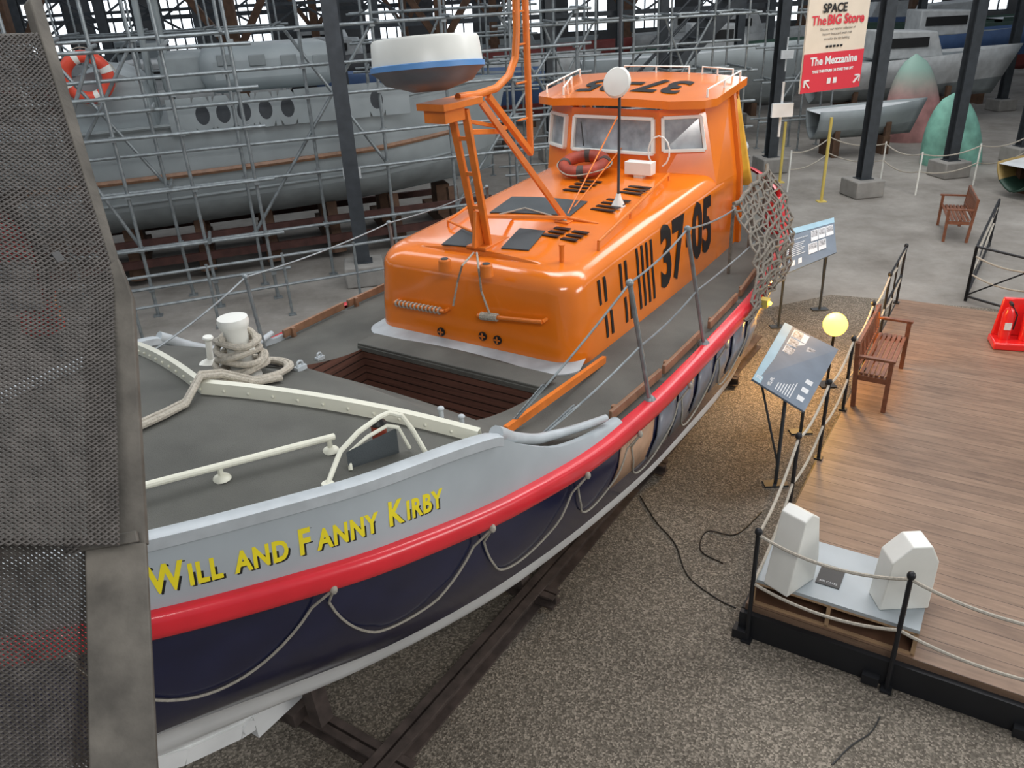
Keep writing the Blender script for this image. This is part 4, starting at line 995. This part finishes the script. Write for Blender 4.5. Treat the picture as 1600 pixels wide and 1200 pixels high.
# ------------------------------------------------------------------ stored boats
def sboat(x,y,rot,L,Bm,D,z0,c1,c2,label,cabin=None):
    e=thing("stored_boat",label,"boat",frame(x,y,rot),"boats stored in the hall")
    q=MB()
    pf_=lambda i:max(.03,(1-((i/14-.35)/.65)**2 if i/14>.35 else 1-.25*((.35-i/14)/.35)**2))
    for sd in(-1,1):
        rows=[]
        for z,f in((0,.06),(.12,.4),(.35,.75),(.7,.95),(1,1)):
            rows.append([V((-L/2+L*i/14+ (z*.12*L*((i/14)**3)),sd*Bm/2*f*pf_(i),z0+D*z+.18*D*(i/14)**2*z)) for i in range(15)])
        q.grid(rows[:3],1); q.grid(rows[2:],0)
    q.make("hull",[c1,c2],e,solid=.04,ang=50)
    q=MB(); q.grid([[V((-L/2+L*i/14+.12*L*((i/14)**3),sd*Bm/2*.97*pf_(i),z0+D*.93+.17*D*(i/14)**2)) for i in range(15)] for sd in(-1,1)]); q.make("deck",M['whitelum'] if not cabin else M['gboat2'],e)
    if cabin:
        q=MB(); q.prism([V((-L*.2,-Bm*.3,z0+D)),V((L*.15,-Bm*.28,z0+D)),V((L*.1,-Bm*.25,z0+D+.8)),V((-L*.2,-Bm*.28,z0+D+.9))],V((0,Bm*.56,0))); q.make("cabin",cabin,e,bevel=.05)
        q=MB(); q.box((-L*.06,-Bm*.3,z0+D+.5),(L*.22,.04,.3)); q.make("cabin_window",M['black'],e)
    q=MB()
    for xx in(-L*.3,L*.2): q.cut(); q.box((xx,0,z0/2),(.2,Bm*.7,z0)); q.box((xx,Bm*.3,z0/2+.2),(.15,.12,z0+.4)); q.box((xx,-Bm*.3,z0/2+.2),(.15,.12,z0+.4))
    q.makeall("trestle",M['beamwood'],e)
cg=mat("pale_green_boat",(.2,.42,.33),.5); cb=mat("blue_boat",(.05,.1,.22),.4); cw=mat("off_white_boat",(.5,.52,.52),.5,var=.15); cd=mat("dark_green_boat",(.03,.07,.05),.5); cy=mat("ochre_boat",(.4,.28,.1),.5); cr_=mat("maroon_boat",(.2,.035,.03),.5); ck=mat("charcoal_boat",(.04,.042,.047),.5)
names={cw:"white",cg:"pale green",cb:"blue",cd:"dark green",cy:"ochre",cr_:"maroon",M['gboat']:"grey",ck:"charcoal"}
cols=[ck,cw,cb,M['gboat'],cd,cw,cr_,ck,cw,cd,cb,M['gboat'],cw,ck,cr_,cw,cd,cb,cw,ck,M['gboat'],cw,cb,cd]
ci=0; random.seed(11)
for r_,(yy,xs_) in enumerate(((27.6,(-19,-10.5,-1.8,6.2,21.5,29)),(32.4,(-17,-8.5,0,8.5,17,25.5)),(37.3,(-15,-6.5,2,10.5,19,27.5)),(42.5,(-17,-8,1,10,19,28)))):
    for x in xs_:
        c1=cols[ci%24]; ci+=1; L=random.uniform(6.2,7.0); cabn=random.choice([None,cw,M['gboat'],cw])
        sboat(x,yy,random.choice([0,180])+random.uniform(-4,4),L,2.2,random.uniform(1.3,1.6),random.uniform(.9,1.2),c1,random.choice([cr_,M['gboat2'],cd]),"%s small craft stored on timber trestles%s"%(names[c1]," with cabin" if cabn else ""),cabn)
sboat(13.8,28.6,3,6.4,2.1,1.3,.8,cw,M['gboat2'],"white small craft stored on timber trestles with cabin",cw)
p=onZ(1580,305,0); sboat(p.x+1.4,p.y+.3,20,3.4,1.3,.6,.15,cy,cd,"ochre open dinghy on the concrete floor",None)
def prow(u,v,ut,vt,wd,c,label):
    b=onZ(u,v,0); F=Matrix.Translation(b)
    r=ray(ut,vt); t=(b.y-CAM.y)/r.y; hgt=(CAM+r*t).z; dxx=(CAM+r*t).x-b.x
    q=MB(); rows=[]
    for i in range(13):
        t_=i/12; rr_=wd*(1-t_**2.2)**.6+.02; row=[]
        for k_ in range(20):
            a_=2*math.pi*k_/20; row.append(V((rr_*math.cos(a_)+dxx*t_,rr_*.7*math.sin(a_),hgt*t_)))
        row.append(row[0].copy()); rows.append(row)
    q.grid(rows); q.add([rows[0][k_] for k_ in range(20)],[tuple(range(20))])
    q.make("upended_hull",c,None,F=F,label=label,cat="boat",group="upended rounded hulls",ang=60)
mg=mat("green_weathered",(.20,.45,.36),.6,var=.3,scale=2.5,dirt=.15)
prow(1422,218,1432,84,.85,mat("pink_green_hull",(.42,.21,.20),.6,var=.35,scale=2,grad=((.30,.47,.40),1.2,2.1)),"faded pink rounded hull with green tip standing on end")
prow(1485,255,1492,145,.78,mg,"pale green rounded hull standing on end")
p=onZ(1290,250,0); sboat(p.x+1.2,p.y+.7,5,3.0,1.2,.8,.5,M['gboat'],M['gboat2'],"small grey boat on stand beside columns",None)
for u,v,hh in((1283,315,1.9),(1218,285,1.5)):
    p=onZ(u,v,0); q=MB(); q.tube([(p.x,p.y,0),(p.x,p.y,hh)],.035,0,10); q.box((p.x,p.y,.01),(.2,.2,.02)); q.make("yellow_post",M['yellowp'],None,label="slim pale yellow barrier post on concrete",cat="post",group="yellow posts")
fa=onZ(1508,470,0); fb=onZ(1545,385,0); fc=onZ(1610,500,0)
fe_=thing("black_fence","black framed fence with slanting ropes","fence",Matrix.Translation(fa))
def fpan(a,b):
    a=a-fa;b=b-fa; q=MB()
    for t in(0,1): p=a.lerp(b,t); q.tube([p,p+V((0,0,.9))],.025)
    for z in(.08,.9): q.tube([a+V((0,0,z)),b+V((0,0,z))],.02)
    q.tube([a+V((0,0,.1)),b+V((0,0,.85))],.012); q.make("fence_panel",M['blackmetal'],fe_)
    q=MB(); wire(a+V((0,0,.75)),b+V((0,0,.75)),.08,.014,10,q); wire(a+V((0,0,.45)),b+V((0,0,.45)),.08,.014,10,q); q.makeall("fence_rope",M['rope2'],fe_)
fpan(fa,fb); fpan(fa,fc)
rb=thing("rope_barrier","thin posts with red and white ropes around stored hulls","barrier",Matrix())
pp=[onZ(u,v,0) for u,v in((1230,300),(1290,272),(1375,285),(1430,305),(1520,290),(1595,272))]
for p in pp: q=MB(); q.tube([p,p+V((0,0,1.0))],.02); q.make("post",M['whitep'],rb)
q=MB()
for i in range(len(pp)-1): wire(pp[i]+V((0,0,.95)),pp[i+1]+V((0,0,.95)),.12,.015,10,q); wire(pp[i]+V((0,0,.55)),pp[i+1]+V((0,0,.55)),.12,.015,10,q)
q.makeall("barrier_rope",M['rope2'],rb)
sF=frame(5.4,23.2,8); stc=thing("steel_staircase","dark steel staircase rising to the mezzanine","staircase",sF)
for y in(0,1.0):
    q=MB(); q.beam((-3,y,.3),(2.4,y,5.4),.05,.3); q.make("stair_stringer",M['darksteel'],stc)
    q=MB(); q.tube([(-3,y,1.3),(2.4,y,6.4)],.03); q.tube([(-3,y,.85),(2.4,y,5.9)],.02); q.make("stair_handrail",M['darksteel'],stc)
q=MB()
for i in range(22): q.cut(); q.box((-2.85+i*.24,.5,.4+i*.227),(.24,.95,.03))
q.makeall("stair_tread",M['darksteel'],stc)
def smooth(px,n=6):
    out=[]
    for i in range(len(px)-1):
        p0=px[max(0,i-1)];p1=px[i];p2=px[i+1];p3=px[min(len(px)-1,i+2)]
        for k_ in range(n):
            t=k_/n; out.append(tuple(.5*((2*p1[j])+(p2[j]-p0[j])*t+(2*p0[j]-5*p1[j]+4*p2[j]-p3[j])*t*t+(3*p1[j]-p0[j]-3*p2[j]+p3[j])*t**3) for j in(0,1)))
    return out+[px[-1]]
for px in ([(1000,775),(1025,815),(1055,850),(1075,900),(1120,935),(1150,950)],[(1190,800),(1150,835),(1105,830),(1095,860),(1130,880)],[(1375,1120),(1360,1145),(1330,1165),(1300,1195)]):
    q=MB(); q.tube([onZ(u,v,.008) for u,v in smooth(px)],.006,0,6); q.make("black_cable",M['black'],None,label="thin black cable snaking across the gravel",cat="cable",group="loose cables")
# ------------------------------------------------------------------ CAGE (mezzanine guard beside camera)
def D(u,v,t): return CAM+ray(u,v)*t
o=D(200,800,1.7)
cg_=thing("mesh_guard","dusty steel guard with expanded metal mesh panels","guard",Matrix.Translation(o))
def quadlat(c,nx,ny,r,name,m):
    q=MB(); A,B_,C_,D_=[p-o for p in c]
    def at(x,y): return A.lerp(B_,x).lerp(D_.lerp(C_,x),y)
    for i in range(ny):
        for sg_ in(0,1):
            pts=[]
            for k_ in range(nx*2+1):
                yy=(i+(.5 if k_%2 else .02) )/ny if sg_==0 else (i+(.5 if k_%2 else .98))/ny
                pts.append(at(k_/(nx*2),min(1,max(0,yy))))
            q.tube(pts,r,0,4,cap=False)
    q.make(name,m,cg_,smooth=False,normals=False)
T1=1.75
pA=D(60,20,T1); pB=D(180,412,T1*.96); pC=D(-60,500,1.35)
nP=(pB-pA).cross(pC-pA).normalized()
def onU(u,v): return onPlane(u,v,pA,nP)
quadlat([onU(-260,68),onU(58,52),onU(176,423),onU(-300,423)],30,52,.0028,"upper_mesh_panel",M['cagemesh'])
quadlat([onU(-300,423),onU(176,423),onU(186,852),onU(-250,852)],30,58,.0028,"middle_mesh_panel",M['cagemesh'])
pD=D(150,850,T1*.87);pE=D(150,1260,T1*.8);pF=D(-120,1000,1.15); nQ=(pE-pD).cross(pF-pD).normalized()
def onL(u,v): return onPlane(u,v,pD,nQ)
quadlat([onL(-200,840),onL(180,840),onL(190,1260),onL(-160,1260)],28,50,.0028,"lower_mesh_panel",M['cagemesh'])
q=MB()
def slab(c,th=.03,m=0):
    c=[p-o for p in c]; n_=(c[1]-c[0]).cross(c[-1]-c[0]).normalized(); q.prism(c,n_*th,m)
slab([D(150,430,T1*.945),D(184,402,T1*.955),D(207,465,T1*.95),D(228,850,T1*.868),D(138,850,T1*.855),D(128,560,T1*.91)],.02)
slab([D(132,848,T1*.85),D(228,848,T1*.865),D(250,1290,T1*.78),D(140,1290,T1*.762)],.02)
slab([D(100,850,T1*.845),D(212,828,T1*.858),D(216,846,T1*.85),D(100,866,T1*.842)],.012)
slab([onU(46,0),onU(60,-20),onU(190,415),onU(177,425)],.025)
slab([onU(-260,60),onU(52,50),onU(56,60),onU(-260,70)],.015)
q.make("guard_frame",M['cagesteel'],cg_,bevel=.003)
ex=onPlane(55,470,pA+nP*(.12 if (nP.dot(pA-CAM)>0) else -.12),nP)
q=MB(); extb(q,0,Matrix.Translation(ex-V((0,0,.12)))@Matrix.Scale(.55,4)); q.beam(ex+V((0,0,.05)),ex+V((0,0,.05))-nP*(.1 if nP.dot(pA-CAM)>0 else -.1),.02,.02,1)
q.make("wall_extinguisher",[M['extred'],M['black'],M['paper']],None,label="small red fire extinguisher hung behind the mesh guard",cat="fire extinguisher")
# ------------------------------------------------------------------ LIGHT
w=bpy.data.worlds.new("world"); sc.world=w; w.use_nodes=True; bg=w.node_tree.nodes["Background"]; bg.inputs[0].default_value=(.82,.89,1,1); bg.inputs[1].default_value=.30
def area(loc,tgt,sx_,sy_,e,c=(1,1,1)):
    l=bpy.data.lights.new("skylight_and_fill","AREA"); l.shape='RECTANGLE'; l.size=sx_; l.size_y=sy_; l.energy=e; l.color=c
    ob=bpy.data.objects.new("skylight_and_fill",l); COL.objects.link(ob); ob.location=loc; ob.rotation_euler=(V(tgt)-V(loc)).to_track_quat('-Z','Y').to_euler()
area((2,8,10),(0,8,0),2.2,16,700,(.98,.98,1)); area((-6,10,10),(-3,9,0),2,16,320,(.92,.97,1)); area((9,20,10),(9,20,0),4,16,820,(1,.99,.98)); area((-5,28,10),(-5,26,0),12,5,280,(.95,.98,1))
area((1,-3,8),(0,6,1.5),4,1.2,270,(1,.98,.95)); area((16,-1,4.5),(0,5,1.0),8,3,700,(1,.98,.95)); area((10,9,10),(5,9,0),2.2,12,260,(1,.97,.93))  # low right-hand lamp is a fill added to brighten the hull side
